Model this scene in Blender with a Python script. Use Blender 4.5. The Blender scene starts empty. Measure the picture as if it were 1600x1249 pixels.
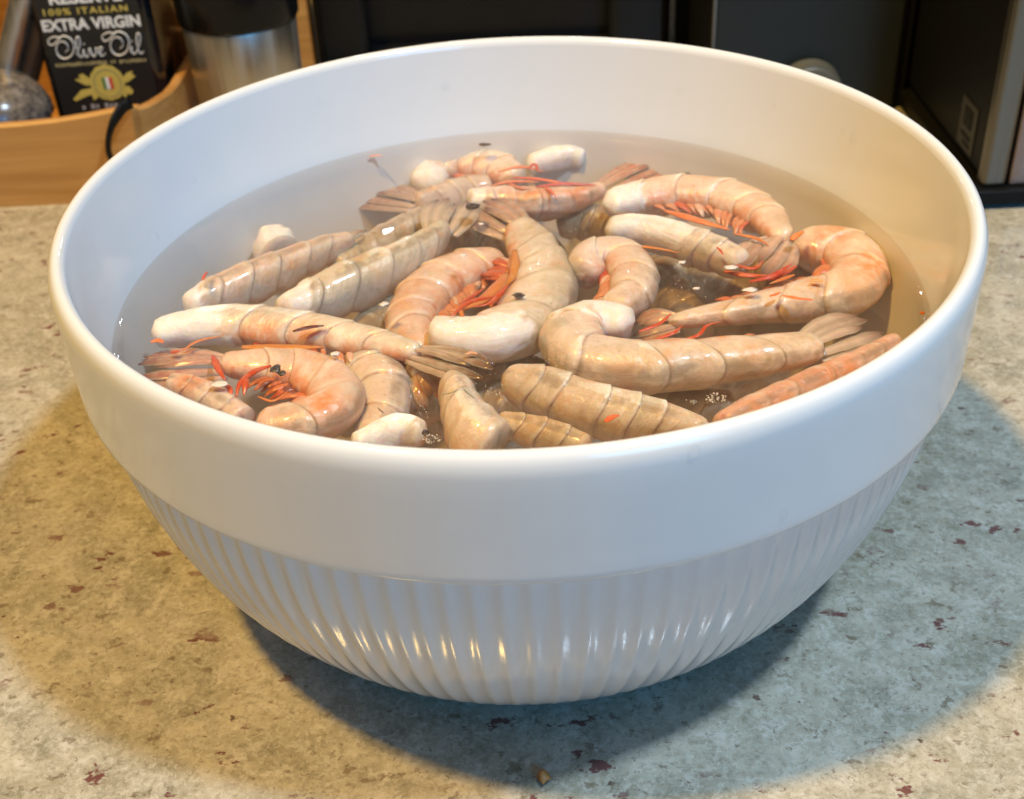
import bpy, bmesh, math, random
from mathutils import Vector, Matrix, noise
random.seed(7)
SC = bpy.context.scene
COL = SC.collection
PI = math.pi

# ------------------------------------------------------------------ camera
FPX, PITCH, ROLL, YAW = 1956.8, 0.60479, -0.05063, -0.01054
CAMP = Vector((0.0, -0.35634, 0.30019))
_cy, _sy, _cp, _sp = math.cos(YAW), math.sin(YAW), math.cos(PITCH), math.sin(PITCH)
FW = Vector((_sy * _cp, _cy * _cp, -_sp))
_r = Vector((_cy, -_sy, 0)); _u = _r.cross(FW)
RT = math.cos(ROLL) * _r + math.sin(ROLL) * _u
UP = -math.sin(ROLL) * _r + math.cos(ROLL) * _u
cam = bpy.data.objects.new('camera', bpy.data.cameras.new('camera'))
COL.objects.link(cam)
cam.matrix_world = Matrix(((RT.x, UP.x, -FW.x, CAMP.x), (RT.y, UP.y, -FW.y, CAMP.y), (RT.z, UP.z, -FW.z, CAMP.z), (0, 0, 0, 1)))
cam.data.sensor_width = 36.0; cam.data.sensor_fit = 'HORIZONTAL'
cam.data.lens = FPX / 1600 * 36
cam.data.clip_start = 0.01; cam.data.clip_end = 50
cam.data.dof.use_dof = True; cam.data.dof.focus_distance = 0.355; cam.data.dof.aperture_fstop = 20
SC.camera = cam

# ------------------------------------------------------------------ world, lamps, exposure
world = bpy.data.worlds.new('World'); SC.world = world; world.use_nodes = True
bg = world.node_tree.nodes['Background']
bg.inputs[0].default_value = (1.0, 0.93, 0.70, 1); bg.inputs[1].default_value = 0.08
SC.view_settings.view_transform = 'Standard'; SC.view_settings.look = 'None'
SC.view_settings.exposure = 0.0; SC.view_settings.gamma = 1.0

def lamp(name, loc, power, color, radius):
    l = bpy.data.lights.new(name, 'POINT'); l.energy = power; l.color = color; l.shadow_soft_size = radius
    o = bpy.data.objects.new(name, l); o.location = loc; COL.objects.link(o); return o
lamp('warm_ceiling_lamp', (-0.63, -0.35, 1.93), 178, (1.0, 0.63, 0.17), 0.06)
lamp('cool_ceiling_lamp', (0.348, -0.275, 1.044), 43, (0.58, 0.77, 0.96), 0.036)
wl = bpy.data.lights.new('window_light', 'AREA'); wl.energy = 11.5; wl.color = (0.05, 0.43, 1.0); wl.shape = 'RECTANGLE'; wl.size = 0.75; wl.size_y = 0.6
wo = bpy.data.objects.new('window_light', wl); wo.location = (0.75, -1.50, 0.80); COL.objects.link(wo)
wo.rotation_euler = (Vector((0, 0, 0.08)) - wo.location).to_track_quat('-Z', 'Y').to_euler()

cy = SC.cycles
SC.render.engine = 'CYCLES'
cy.use_denoising = True
try: cy.denoiser = 'OPENIMAGEDENOISE'
except Exception: pass
cy.max_bounces = 12; cy.diffuse_bounces = 4; cy.glossy_bounces = 4; cy.transmission_bounces = 8
cy.transparent_max_bounces = 16; cy.volume_bounces = 1
cy.caustics_reflective = True; cy.caustics_refractive = True
cy.sample_clamp_indirect = 12.0

# ------------------------------------------------------------------ measuring helpers
def _ray(u, v):
    return ((u - 800) / FPX) * RT - ((v - 624.5) / FPX) * UP + FW
def px(u, v, z):                       # point of the horizontal plane at height z
    d = _ray(u, v); return CAMP + d * ((z - CAMP.z) / d.z)
def pxy(u, v, y):                      # point of the upright plane at depth y
    d = _ray(u, v); return CAMP + d * ((y - CAMP.y) / d.y)
def mpp(P):                            # metres per photograph pixel at a point
    return (P - CAMP).dot(FW) / FPX
ZW = 0.0966                            # water level
RIM, HB = 0.140, 0.135                 # bowl radius and height

# ------------------------------------------------------------------ materials
def newmat(name):
    m = bpy.data.materials.new(name); m.use_nodes = True
    return m, m.node_tree, m.node_tree.nodes['Principled BSDF']
class NT:
    def __init__(s, nt): s.nt = nt
    def n(s, t, **kw):
        x = s.nt.nodes.new(t)
        for k, v in kw.items(): setattr(x, k, v)
        return x
    def l(s, a, b): s.nt.links.new(a, b)
    def noise(s, vec, scale, detail=4, rough=0.55, dist=0.0):
        x = s.n('ShaderNodeTexNoise'); x.inputs['Scale'].default_value = scale; x.inputs['Detail'].default_value = detail
        x.inputs['Roughness'].default_value = rough; x.inputs['Distortion'].default_value = dist
        if vec is not None: s.l(vec, x.inputs['Vector'])
        return x.outputs['Fac']
    def ramp(s, fac, a, b, ca=0.0, cb=1.0):
        x = s.n('ShaderNodeMapRange'); x.inputs[1].default_value = a; x.inputs[2].default_value = b
        x.inputs[3].default_value = ca; x.inputs[4].default_value = cb; x.clamp = True
        s.l(fac, x.inputs[0]); return x.outputs[0]
    def math(s, op, a, b=None):
        x = s.n('ShaderNodeMath', operation=op)
        for i, q in enumerate((a, b)):
            if q is None: continue
            if isinstance(q, (int, float)): x.inputs[i].default_value = q
            else: s.l(q, x.inputs[i])
        return x.outputs[0]
    def mix(s, fac, a, b, mode='MIX'):
        x = s.n('ShaderNodeMix', data_type='RGBA', blend_type=mode)
        for i, q in ((0, fac), (6, a), (7, b)):
            if isinstance(q, (int, float)): x.inputs[i].default_value = q
            elif isinstance(q, tuple): x.inputs[i].default_value = (*q[:3], 1)
            else: s.l(q, x.inputs[i])
        return x.outputs[2]
    def attr(s, name, out='Fac'):
        x = s.n('ShaderNodeAttribute'); x.attribute_name = name; return x.outputs[out]
    def mapping(s, vec, scale=(1, 1, 1), rot=(0, 0, 0)):
        x = s.n('ShaderNodeMapping'); x.inputs['Scale'].default_value = scale; x.inputs['Rotation'].default_value = rot
        s.l(vec, x.inputs['Vector']); return x.outputs[0]
    def objco(s): return s.n('ShaderNodeTexCoord').outputs['Object']
    def bump(s, h, strength, dist, normal=None):
        x = s.n('ShaderNodeBump'); x.inputs['Strength'].default_value = strength; x.inputs['Distance'].default_value = dist
        s.l(h, x.inputs['Height'])
        if normal is not None: s.l(normal, x.inputs['Normal'])
        return x.outputs[0]

def plain(name, col, rough=0.4, metal=0.0, coat=0.0, var=0.08, scale=60.0):
    m, nt, p = newmat(name); N = NT(nt); co = N.objco()
    f = N.noise(co, scale, 4)
    N.l(N.mix(f, tuple(c * (1 - var) for c in col), tuple(min(1, c * (1 + var)) for c in col)), p.inputs['Base Color'])
    p.inputs['Roughness'].default_value = rough; p.inputs['Metallic'].default_value = metal; p.inputs['Coat Weight'].default_value = coat
    return m

def mat_ceramic():
    m, nt, p = newmat('white_glazed_ceramic'); N = NT(nt); co = N.objco()
    f = N.noise(co, 25, 3)
    N.l(N.mix(f, (0.67, 0.665, 0.655), (0.71, 0.705, 0.695)), p.inputs['Base Color'])
    p.inputs['Roughness'].default_value = 0.10
    N.l(N.ramp(N.noise(co, 40, 3), 0.3, 0.7, 0.07, 0.15), p.inputs['Roughness'])
    N.l(N.bump(N.noise(co, 90, 2), 0.05, 0.0012), p.inputs['Normal'])
    p.inputs['IOR'].default_value = 1.52
    return m

def mat_counter():
    m, nt, p = newmat('speckled_stone_counter'); N = NT(nt); co = N.objco()
    st = N.mapping(co, (0.75, 1.0, 1.0), (0, 0, 0.25))
    base = N.mix(N.ramp(N.noise(st, 26, 6, 0.65, 0.2), 0.38, 0.62), (0.272, 0.246, 0.170), (0.468, 0.416, 0.315))
    base = N.mix(N.math('MULTIPLY', N.ramp(N.noise(st, 55, 6, 0.65, 0.2), 0.50, 0.64), 0.75), base, (0.204, 0.191, 0.132))
    base = N.mix(N.math('MULTIPLY', N.ramp(N.noise(co, 120, 7, 0.75, 0.5), 0.50, 0.62), 0.70), base, (0.578, 0.535, 0.451))
    base = N.mix(N.math('MULTIPLY', N.ramp(N.noise(co, 420, 4, 0.7), 0.40, 0.72), 0.45), base, (0.527, 0.484, 0.399))
    base = N.mix(N.math('MULTIPLY', N.ramp(N.noise(co, 240, 6, 0.75), 0.53, 0.66), 0.65), base, (0.187, 0.162, 0.102))
    gv = N.n('ShaderNodeTexVoronoi'); gv.inputs['Scale'].default_value = 780; gw = N.n('ShaderNodeMix', data_type='VECTOR'); gw.inputs[0].default_value = 0.004; N.l(co, gw.inputs[4]); gn = N.n('ShaderNodeTexNoise'); gn.inputs['Scale'].default_value = 700; N.l(co, gn.inputs['Vector']); N.l(gn.outputs['Color'], gw.inputs[5]); N.l(gw.outputs[1], gv.inputs['Vector'])
    gs = N.n('ShaderNodeSeparateColor'); N.l(gv.outputs['Color'], gs.inputs[0])
    base = N.mix(N.ramp(gs.outputs[0], 0.50, 1.0, 0.0, 0.34), base, (0.60, 0.56, 0.47))
    base = N.mix(N.ramp(gs.outputs[1], 0.70, 1.0, 0.0, 0.34), base, (0.19, 0.165, 0.11))
    base = N.mix(N.ramp(gs.outputs[2], 0.975, 0.995, 0.0, 0.5), base, (0.13, 0.08, 0.055))
    # brownish and olive spots
    sp = N.ramp(N.noise(N.mapping(co, (0.9, 1.1, 1), (0, 0, -0.3)), 125, 5, 0.62, 0.0), 0.615, 0.65)
    base = N.mix(N.math('MULTIPLY', sp, 0.55), base, (0.111, 0.064, 0.025))
    # maroon garnet specks, mostly in loose trails
    trail = N.ramp(N.noise(N.mapping(co, (0.7, 1.6, 1), (0, 0, -0.5)), 16, 3), 0.42, 0.54)
    rs = N.ramp(N.noise(N.mapping(co, (0.8, 1.3, 1.3), (0, 0, -0.45)), 105, 5, 0.62, 0.0), 0.605, 0.635)
    base = N.mix(N.math('MULTIPLY', N.math('MULTIPLY', rs, trail), 0.88), base, (0.128, 0.030, 0.030))
    vo = N.n('ShaderNodeTexVoronoi'); vo.inputs['Scale'].default_value = 60; wv = N.n('ShaderNodeMix', data_type='VECTOR'); wv.inputs[0].default_value = 0.006; N.l(co, wv.inputs[4]); nv = N.n('ShaderNodeTexNoise'); nv.inputs['Scale'].default_value = 300; N.l(co, nv.inputs['Vector']); N.l(nv.outputs['Color'], wv.inputs[5]); N.l(wv.outputs[1], vo.inputs['Vector'])
    dot = N.math('MULTIPLY', N.ramp(vo.outputs['Distance'], 0.085, 0.055), N.ramp(N.noise(co, 30, 2), 0.5, 0.55))
    base = N.mix(N.math('MULTIPLY', dot, 0.85), base, (0.085, 0.043, 0.034))
    N.l(base, p.inputs['Base Color'])
    N.l(N.ramp(N.noise(co, 70, 4), 0.3, 0.7, 0.07, 0.14), p.inputs['Roughness'])
    N.l(N.bump(N.noise(co, 220, 5, 0.65), 0.06, 0.0008), p.inputs['Normal'])
    return m

def mat_shrimp():
    m, nt, p = newmat('raw_shrimp_shell'); N = NT(nt)
    uv = N.n('ShaderNodeUVMap').outputs[0]
    oi = N.n('ShaderNodeObjectInfo')
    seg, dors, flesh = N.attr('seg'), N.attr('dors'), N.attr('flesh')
    co = N.n('ShaderNodeTexCoord').outputs['Object']
    c = oi.outputs['Color']
    big = N.ramp(N.noise(co, 95, 3), 0.35, 0.68)
    base = N.mix(big, N.mix(0.18, c, (0.40, 0.29, 0.20)), N.mix(0.55, c, (0.88, 0.79, 0.70)))
    # greyish olive back pigment, deepened over paled flanks to imitate translucent shading; peach belly
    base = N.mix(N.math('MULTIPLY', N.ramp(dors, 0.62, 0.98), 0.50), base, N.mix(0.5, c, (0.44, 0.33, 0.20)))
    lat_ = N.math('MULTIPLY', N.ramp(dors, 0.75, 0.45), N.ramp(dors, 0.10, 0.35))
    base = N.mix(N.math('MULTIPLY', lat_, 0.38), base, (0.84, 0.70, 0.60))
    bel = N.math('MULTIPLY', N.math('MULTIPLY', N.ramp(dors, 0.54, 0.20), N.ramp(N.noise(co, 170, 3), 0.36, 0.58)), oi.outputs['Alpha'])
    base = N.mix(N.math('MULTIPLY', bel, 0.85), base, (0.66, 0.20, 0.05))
    mus = N.noise(N.mapping(uv, (260, 150, 1), (0, 0, 0.5)), 1.0, 4, 0.55, 1.2)
    base = N.mix(N.math('MULTIPLY', N.ramp(mus, 0.48, 0.68), 0.42), base, (0.84, 0.76, 0.65))
    mot = N.ramp(N.noise(co, 330, 4, 0.65), 0.52, 0.68)
    base = N.mix(N.math('MULTIPLY', mot, 0.27), base, (0.42, 0.29, 0.18))
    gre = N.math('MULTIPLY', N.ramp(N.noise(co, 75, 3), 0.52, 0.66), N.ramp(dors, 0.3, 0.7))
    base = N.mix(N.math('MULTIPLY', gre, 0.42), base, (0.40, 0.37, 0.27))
    org = N.ramp(N.noise(N.mapping(co, (1, 1, 1), (0.5, 0.3, 1.0)), 88, 4), 0.56, 0.68)
    base = N.mix(N.math('MULTIPLY', org, 0.40), base, (0.72, 0.36, 0.14))
    spk = N.ramp(N.noise(co, 1150, 2), 0.63, 0.70)
    base = N.mix(N.math('MULTIPLY', spk, 0.30), base, (0.20, 0.15, 0.09))
    # pale double layer at the hind edge of each shell plate, brown seam behind it
    base = N.mix(N.math('MULTIPLY', N.math('MULTIPLY', N.ramp(seg, 0.70, 0.93), N.ramp(N.noise(co, 140, 3), 0.35, 0.6)), 0.45), base, (0.80, 0.72, 0.58))
    base = N.mix(N.math('MULTIPLY', N.math('MULTIPLY', N.ramp(seg, 0.075, 0.02), N.ramp(N.noise(co, 260, 3), 0.32, 0.55)), 0.60), base, (0.36, 0.22, 0.11))
    pt = N.math('MULTIPLY', N.attr('patch'), N.ramp(N.noise(co, 180, 4), 0.36, 0.58))
    base = N.mix(N.math('MULTIPLY', pt, 0.85), base, (0.70, 0.25, 0.07))
    vein = N.math('MULTIPLY', N.ramp(dors, 0.975, 0.998), N.ramp(N.noise(co, 150, 2), 0.40, 0.55))
    base = N.mix(N.math('MULTIPLY', vein, 0.45), base, (0.20, 0.14, 0.09))
    fl = N.mix(N.ramp(N.noise(co, 260, 4), 0.35, 0.7), (0.84, 0.76, 0.69), (0.90, 0.87, 0.83))
    fl = N.mix(N.math('MULTIPLY', N.ramp(N.noise(N.mapping(uv, (70, 620, 1), (0, 0, 0.15)), 1.0, 4, 0.6, 0.6), 0.5, 0.7), 0.20), fl, (0.76, 0.60, 0.50))
    base = N.mix(flesh, base, fl)
    N.l(base, p.inputs['Base Color'])
    p.inputs['Subsurface Weight'].default_value = 0.8
    p.inputs['Subsurface Radius'].default_value = (1.0, 0.48, 0.28)
    p.inputs['Subsurface Scale'].default_value = 0.006
    N.l(N.ramp(flesh, 0, 1, 0.30, 0.45), p.inputs['Roughness'])
    wr = N.noise(N.mapping(uv, (300, 90, 1)), 1.0, 3, 0.55, 1.0)
    b = N.bump(wr, 0.40, 0.0012)
    b = N.bump(N.noise(co, 330, 5, 0.6), 0.40, 0.0010, b)
    fib = N.noise(N.mapping(uv, (70, 620, 1), (0, 0, 0.15)), 1.0, 4, 0.6, 0.6)
    b = N.bump(N.math('MULTIPLY', fib, flesh), 0.35, 0.0012, b)
    N.l(b, p.inputs['Normal'])
    p.inputs['Coat Weight'].default_value = 0.30; p.inputs['Coat Roughness'].default_value = 0.06
    return m

def mat_tail():
    m, nt, p = newmat('shrimp_tail_shell'); N = NT(nt)
    oi = N.n('ShaderNodeObjectInfo'); c = oi.outputs['Color']
    v, w = N.attr('along'), N.attr('across')
    co = N.n('ShaderNodeTexCoord').outputs['Object']
    base = N.mix(N.ramp(N.noise(co, 300, 4), 0.35, 0.65), c, N.mix(0.45, c, (0.75, 0.62, 0.48)))
    st = N.noise(N.mapping(N.n('ShaderNodeUVMap').outputs[0], (60, 560, 1)), 1.0, 4, 0.6, 0.8)
    base = N.mix(N.math('MULTIPLY', N.ramp(st, 0.50, 0.66), 0.30), base, (0.28, 0.17, 0.11))
    base = N.mix(N.ramp(v, 0.45, 0.0), base, N.mix(0.65, c, (0.80, 0.66, 0.54)))
    base = N.mix(N.math('MULTIPLY', N.ramp(v, 0.62, 0.97), 0.9), base, N.mix(1.0, c, (0.26, 0.18, 0.17), 'MULTIPLY'))
    base = N.mix(N.math('MULTIPLY', N.ramp(w, 0.55, 1.0), 0.45), base, (0.74, 0.60, 0.46))
    N.l(base, p.inputs['Base Color'])
    N.l(N.ramp(w, 0.1, 1.0, 0.84, 0.48), p.inputs['Alpha'])
    p.inputs['Roughness'].default_value = 0.16
    p.inputs['Subsurface Weight'].default_value = 0.3; p.inputs['Subsurface Scale'].default_value = 0.003
    N.l(N.bump(st, 0.2, 0.0007), p.inputs['Normal'])
    return m

def mat_color(name, rough=0.3, sss=0.2, scale=400):
    m, nt, p = newmat(name); N = NT(nt)
    c = N.n('ShaderNodeObjectInfo').outputs['Color']; co = N.objco()
    base = N.mix(N.ramp(N.noise(co, scale, 4), 0.40, 0.75), c, N.mix(0.22, c, (0.80, 0.55, 0.38)))
    N.l(base, p.inputs['Base Color']); p.inputs['Roughness'].default_value = rough
    p.inputs['Subsurface Weight'].default_value = sss; p.inputs['Subsurface Scale'].default_value = 0.002
    return m

def mat_water():
    m = bpy.data.materials.new('cloudy_water'); m.use_nodes = True; nt = m.node_tree; nt.nodes.clear(); N = NT(nt)
    out = N.n('ShaderNodeOutputMaterial')
    fr = N.n('ShaderNodeFresnel'); N.l(N.ramp(N.n('ShaderNodeNewGeometry').outputs['Backfacing'], 0, 1, 1.33, 1 / 1.33), fr.inputs[0])
    tr = N.n('ShaderNodeBsdfTransparent'); tr.inputs[0].default_value = (0.965, 0.925, 0.885, 1); gl = N.n('ShaderNodeBsdfGlossy'); gl.inputs['Roughness'].default_value = 0.02
    co = N.objco()
    b = N.bump(N.noise(co, 30, 2), 0.035, 0.004)
    N.l(b, gl.inputs['Normal']); N.l(b, fr.inputs['Normal'])
    mx = N.n('ShaderNodeMixShader'); N.l(fr.outputs[0], mx.inputs[0]); N.l(tr.outputs[0], mx.inputs[1]); N.l(gl.outputs[0], mx.inputs[2])
    N.l(mx.outputs[0], out.inputs['Surface'])
    vs = N.n('ShaderNodeVolumeScatter'); vs.inputs['Color'].default_value = (0.90, 0.80, 0.72, 1); vs.inputs['Density'].default_value = 3.6
    va = N.n('ShaderNodeVolumeAbsorption'); va.inputs['Color'].default_value = (0.66, 0.50, 0.34, 1); va.inputs['Density'].default_value = 6.5
    ad = N.n('ShaderNodeAddShader'); N.l(vs.outputs[0], ad.inputs[0]); N.l(va.outputs[0], ad.inputs[1])
    N.l(ad.outputs[0], out.inputs['Volume'])
    return m

def mat_droplet():
    m = bpy.data.materials.new('clear_water_drop'); m.use_nodes = True; nt = m.node_tree; nt.nodes.clear(); N = NT(nt)
    out = N.n('ShaderNodeOutputMaterial'); fr = N.n('ShaderNodeFresnel')
    N.l(N.ramp(N.n('ShaderNodeNewGeometry').outputs['Backfacing'], 0, 1, 1.40, 1 / 1.40), fr.inputs[0])
    tr = N.n('ShaderNodeBsdfTransparent'); gl = N.n('ShaderNodeBsdfGlossy'); gl.inputs['Roughness'].default_value = 0.05
    mx = N.n('ShaderNodeMixShader'); N.l(fr.outputs[0], mx.inputs[0]); N.l(tr.outputs[0], mx.inputs[1]); N.l(gl.outputs[0], mx.inputs[2])
    N.l(mx.outputs[0], out.inputs['Surface']); return m

def mat_wood(name, a, b, rot=(0, 0, 0)):
    m, nt, p = newmat(name); N = NT(nt); co = N.objco()
    g = N.noise(N.mapping(co, (7, 60, 160), rot), 1.0, 5, 0.6, 0.8)
    base = N.mix(N.ramp(g, 0.35, 0.68), a, b)
    N.l(base, p.inputs['Base Color']); p.inputs['Roughness'].default_value = 0.38
    N.l(N.bump(g, 0.15, 0.001), p.inputs['Normal']); return m

def mat_steel(name, col=(0.62, 0.60, 0.57), rough=0.36, scale=(170, 170, 2)):
    m, nt, p = newmat(name); N = NT(nt); co = N.objco()
    g = N.noise(N.mapping(co, scale), 1.0, 3)
    N.l(N.mix(g, tuple(c * 0.8 for c in col), col), p.inputs['Base Color'])
    p.inputs['Metallic'].default_value = 1.0
    N.l(N.ramp(g, 0.3, 0.7, rough * 0.8, rough * 1.4), p.inputs['Roughness'])
    N.l(N.bump(g, 0.35, 0.0012), p.inputs['Normal']); return m

M_CER, M_CNT, M_SHR, M_TAIL = mat_ceramic(), mat_counter(), mat_shrimp(), mat_tail()
M_LEG, M_SCRAP = mat_color('shrimp_leg', 0.28, 0.25), mat_color('shell_scrap_skin', 0.35, 0.15)
M_WAT, M_DROP = mat_water(), mat_droplet()
M_WOOD = mat_wood('honey_wood', (0.42, 0.20, 0.055), (0.56, 0.30, 0.10))
M_BOARD = mat_wood('amber_wood', (0.40, 0.18, 0.04), (0.55, 0.27, 0.07), (0, PI / 2, 0))
M_STEEL = mat_steel('brushed_steel', (0.66, 0.61, 0.54))
M_BLACK = plain('glossy_black_plastic', (0.006, 0.006, 0.006), 0.22)
M_BLACK.node_tree.nodes['Principled BSDF'].inputs['Specular IOR Level'].default_value = 0.25
M_MBLK = plain('matte_black_plastic', (0.006, 0.006, 0.006), 0.5)
M_MBLK.node_tree.nodes['Principled BSDF'].inputs['Specular IOR Level'].default_value = 0.15
M_GREY = plain('charcoal_panel', (0.016, 0.018, 0.0155), 0.4)
M_GREY.node_tree.nodes['Principled BSDF'].inputs['Specular IOR Level'].default_value = 0.25

# ------------------------------------------------------------------ object helpers
def tag(o, label=None, cat=None, group=None, kind=None):
    if label: o['label'] = label
    if cat: o['category'] = cat
    if group: o['group'] = group
    if kind: o['kind'] = kind
    return o
def link(name, me, mat=None, parent=None, smooth=True):
    if mat is not None and not me.materials: me.materials.append(mat)
    if smooth:
        for q in me.polygons: q.use_smooth = True
    o = bpy.data.objects.new(name, me); COL.objects.link(o)
    if parent is not None:
        o.parent = parent
        o.matrix_parent_inverse = parent_inv(parent)
    return o
def parent_inv(p):                      # meshes are written in world metres, so only a top-level root moves them
    if p.parent is not None: return Matrix.Identity(4)
    return (Matrix.Translation(p.location) @ p.rotation_euler.to_matrix().to_4x4()).inverted()
def empty(name, loc, label=None, cat=None, group=None):
    o = bpy.data.objects.new(name, None); o.location = loc; o.empty_display_size = 0.01; COL.objects.link(o)
    return tag(o, label, cat, group)
def mesh(verts, faces, name='m'):
    me = bpy.data.meshes.new(name); me.from_pydata([tuple(v) for v in verts], [], faces); me.update(); return me
def bm_mesh(bm, name='m'):
    bmesh.ops.recalc_face_normals(bm, faces=bm.faces)
    me = bpy.data.meshes.new(name); bm.to_mesh(me); bm.free(); return me
def lathe(profile, n=128, flute=None, closed_ends=(False, False), flip=False):
    vs, fs = [], []
    for i, (r, z) in enumerate(profile):
        for j in range(n):
            a = 2 * PI * j / n
            rr = r + (flute(a, z) if flute else 0)
            vs.append((rr * math.cos(a), rr * math.sin(a), z))
    for i in range(len(profile) - 1):
        for j in range(n):
            q = (i * n + j, i * n + (j + 1) % n, (i + 1) * n + (j + 1) % n, (i + 1) * n + j)
            fs.append(q[::-1] if flip else q)
    for e, i in ((0, 0), (1, len(profile) - 1)):
        if closed_ends[e]:
            q = tuple(i * n + j for j in range(n)); fs.append(q if (e == 1) != flip else q[::-1])
    return mesh(vs, fs)
def box_bm(bm, c, s, bev=0.0, seg=2, rotz=0.0):
    r = bmesh.ops.create_cube(bm, size=1.0)
    vs = r['verts']
    for v in vs: v.co = Vector((v.co.x * s[0], v.co.y * s[1], v.co.z * s[2]))
    if bev > 0:
        es = list({e for v in vs for e in v.link_edges})
        rb = bmesh.ops.bevel(bm, geom=es, offset=bev, segments=seg, affect='EDGES', profile=0.5)
        vs = list({v for f in rb['faces'] for v in f.verts} | {v for v in vs if v.is_valid})
    M = Matrix.Translation(c) @ Matrix.Rotation(rotz, 4, 'Z')
    for v in vs: v.co = M @ v.co
def box(name, c, s, mat, parent=None, bev=0.002, rotz=0.0):
    bm = bmesh.new(); box_bm(bm, Vector(c), s, bev, 3, rotz)
    o = link(name, bm_mesh(bm), mat, parent, smooth=False)
    return o
def catmull(P, n):
    P = [Vector(p) for p in P]
    if len(P) == 2: P = [P[0], (P[0] + P[1]) / 2, P[1]]
    Q = [2 * P[0] - P[1]] + P + [2 * P[-1] - P[-2]]
    out = []
    for i in range(1, len(Q) - 2):
        a, b, c, d = Q[i - 1], Q[i], Q[i + 1], Q[i + 2]
        for k in range(24):
            t = k / 24
            out.append(0.5 * ((2 * b) + (c - a) * t + (2 * a - 5 * b + 4 * c - d) * t * t + (3 * b - 3 * c + d - a) * t ** 3))
    out.append(P[-1])
    L = [0.0]
    for i in range(1, len(out)): L.append(L[-1] + (out[i].xyz - out[i - 1].xyz).length)
    tot = L[-1]; res = []; k = 0
    for i in range(n):
        s = tot * i / (n - 1)
        while k < len(L) - 2 and L[k + 1] < s: k += 1
        t = (s - L[k]) / max(1e-9, L[k + 1] - L[k])
        res.append(out[k].lerp(out[k + 1], min(1, max(0, t))))
    return res, tot
def tube(P, radii, nseg=8, n=14, flat=1.0, up=Vector((0, 0, 1))):
    pts, _ = catmull(P, n); vs, fs = [], []
    for i, p in enumerate(pts):
        t = (pts[min(i + 1, n - 1)] - pts[max(i - 1, 0)]).normalized()
        s = t.cross(up)
        if s.length < 1e-4: s = t.cross(Vector((1, 0, 0)))
        s.normalize(); w = s.cross(t)
        f = i / (n - 1) * (len(radii) - 1); k = min(int(f), len(radii) - 2); r = radii[k] + (radii[k + 1] - radii[k]) * (f - k)
        for j in range(nseg):
            a = 2 * PI * j / nseg; vs.append(p + s * (r * math.cos(a)) + w * (r * flat * math.sin(a)))
    for i in range(n - 1):
        for j in range(nseg):
            fs.append((i * nseg + j, i * nseg + (j + 1) % nseg, (i + 1) * nseg + (j + 1) % nseg, (i + 1) * nseg + j))
    fs.append(tuple(range(nseg))[::-1]); fs.append(tuple((n - 1) * nseg + j for j in range(nseg)))
    return mesh(vs, fs)

# ------------------------------------------------------------------ countertop and board behind
me = mesh([(-3, -1.2, 0), (3, -1.2, 0), (3, 0.7, 0), (-3, 0.7, 0)], [(0, 1, 2, 3)])
tag(link('countertop', me, M_CNT), 'beige and grey green stone countertop with maroon specks under the bowl', 'countertop', kind='structure')

# ------------------------------------------------------------------ the bowl
def inner_profile():
    pr = [(0.1346, 0.1322), (0.1340, 0.128), (0.1330, 0.121), (0.1315, 0.112), (0.1298, 0.103), (0.1284, 0.0966)]
    for i in range(1, 21):
        t = i / 20
        a = t * PI / 2
        pr.append((0.060 + 0.0684 * math.cos(a) ** 0.9 if t < 1 else 0.060, 0.0966 - 0.079 * math.sin(a) ** 1.15))
    pr += [(0.03, 0.0173), (0.0, 0.0172)]
    return pr
INNER = inner_profile()
ZS, RS, RF, NE = 0.09747, 0.1392, 0.0764, 1.72654
def outer_r(z):
    if z >= ZS: return RS + (0.1400 - RS) * min(1, (z - ZS) / 0.028)
    t = max(0, z / ZS); return RF + (RS * 0.9735 - RF) * (1 - (1 - t) ** NE) ** (1 / NE)
bowl = empty('mixing_bowl', (0, 0, 0), 'large white glazed bowl with fluted sides, full of water and raw shrimp', 'bowl')
NR = 256
rim_prof = [(0.1400, 0.1268), (0.1400, 0.1288), (0.13995, 0.1304), (0.1396, 0.1321), (0.1390, 0.1335), (0.1381, 0.1345), (0.1370, 0.1349),
            (0.1360, 0.1346), (0.1352, 0.1338), (0.1348, 0.1330), (0.1346, 0.1322)]
link('rim', lathe(rim_prof, NR), M_CER, bowl)
band_prof = [(RS * 0.9735 - 0.0004, ZS - 0.0012), (RS - 0.0008, ZS - 0.0010), (RS - 0.0002, ZS - 0.0005), (RS, ZS + 0.0002), (RS + 0.0001, ZS + 0.002)] + \
            [(outer_r(z), z) for z in (0.103, 0.108, 0.113, 0.118, 0.122, 0.125)] + [(0.1400, 0.1268)]
link('band', lathe(band_prof, NR), M_CER, bowl)
def flute(a, z):
    k = min(1, max(0, (z - 0.006) / 0.026)); k = k * k * (3 - 2 * k)
    c = math.cos(120 * a)
    return (0.00030 * c + 0.00005 * math.cos(240 * a)) * k - 0.0003 * k
fl_prof = [(0.0, 0.004), (0.058, 0.004), (0.060, 0.0005), (0.066, 0.0)]
for i in range(0, 41):
    t = (i / 40) ** 1.6
    fl_prof.append((outer_r(t * ZS) if t < 1 else RS * 0.9735, max(0.0004, t * ZS)))
link('fluted_base', lathe(fl_prof[1:], 1440, flute, closed_ends=(True, False)), M_CER, bowl)
link('inner_wall', lathe(INNER[:-1], NR, flip=True, closed_ends=(False, True)), M_CER, bowl)

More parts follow.
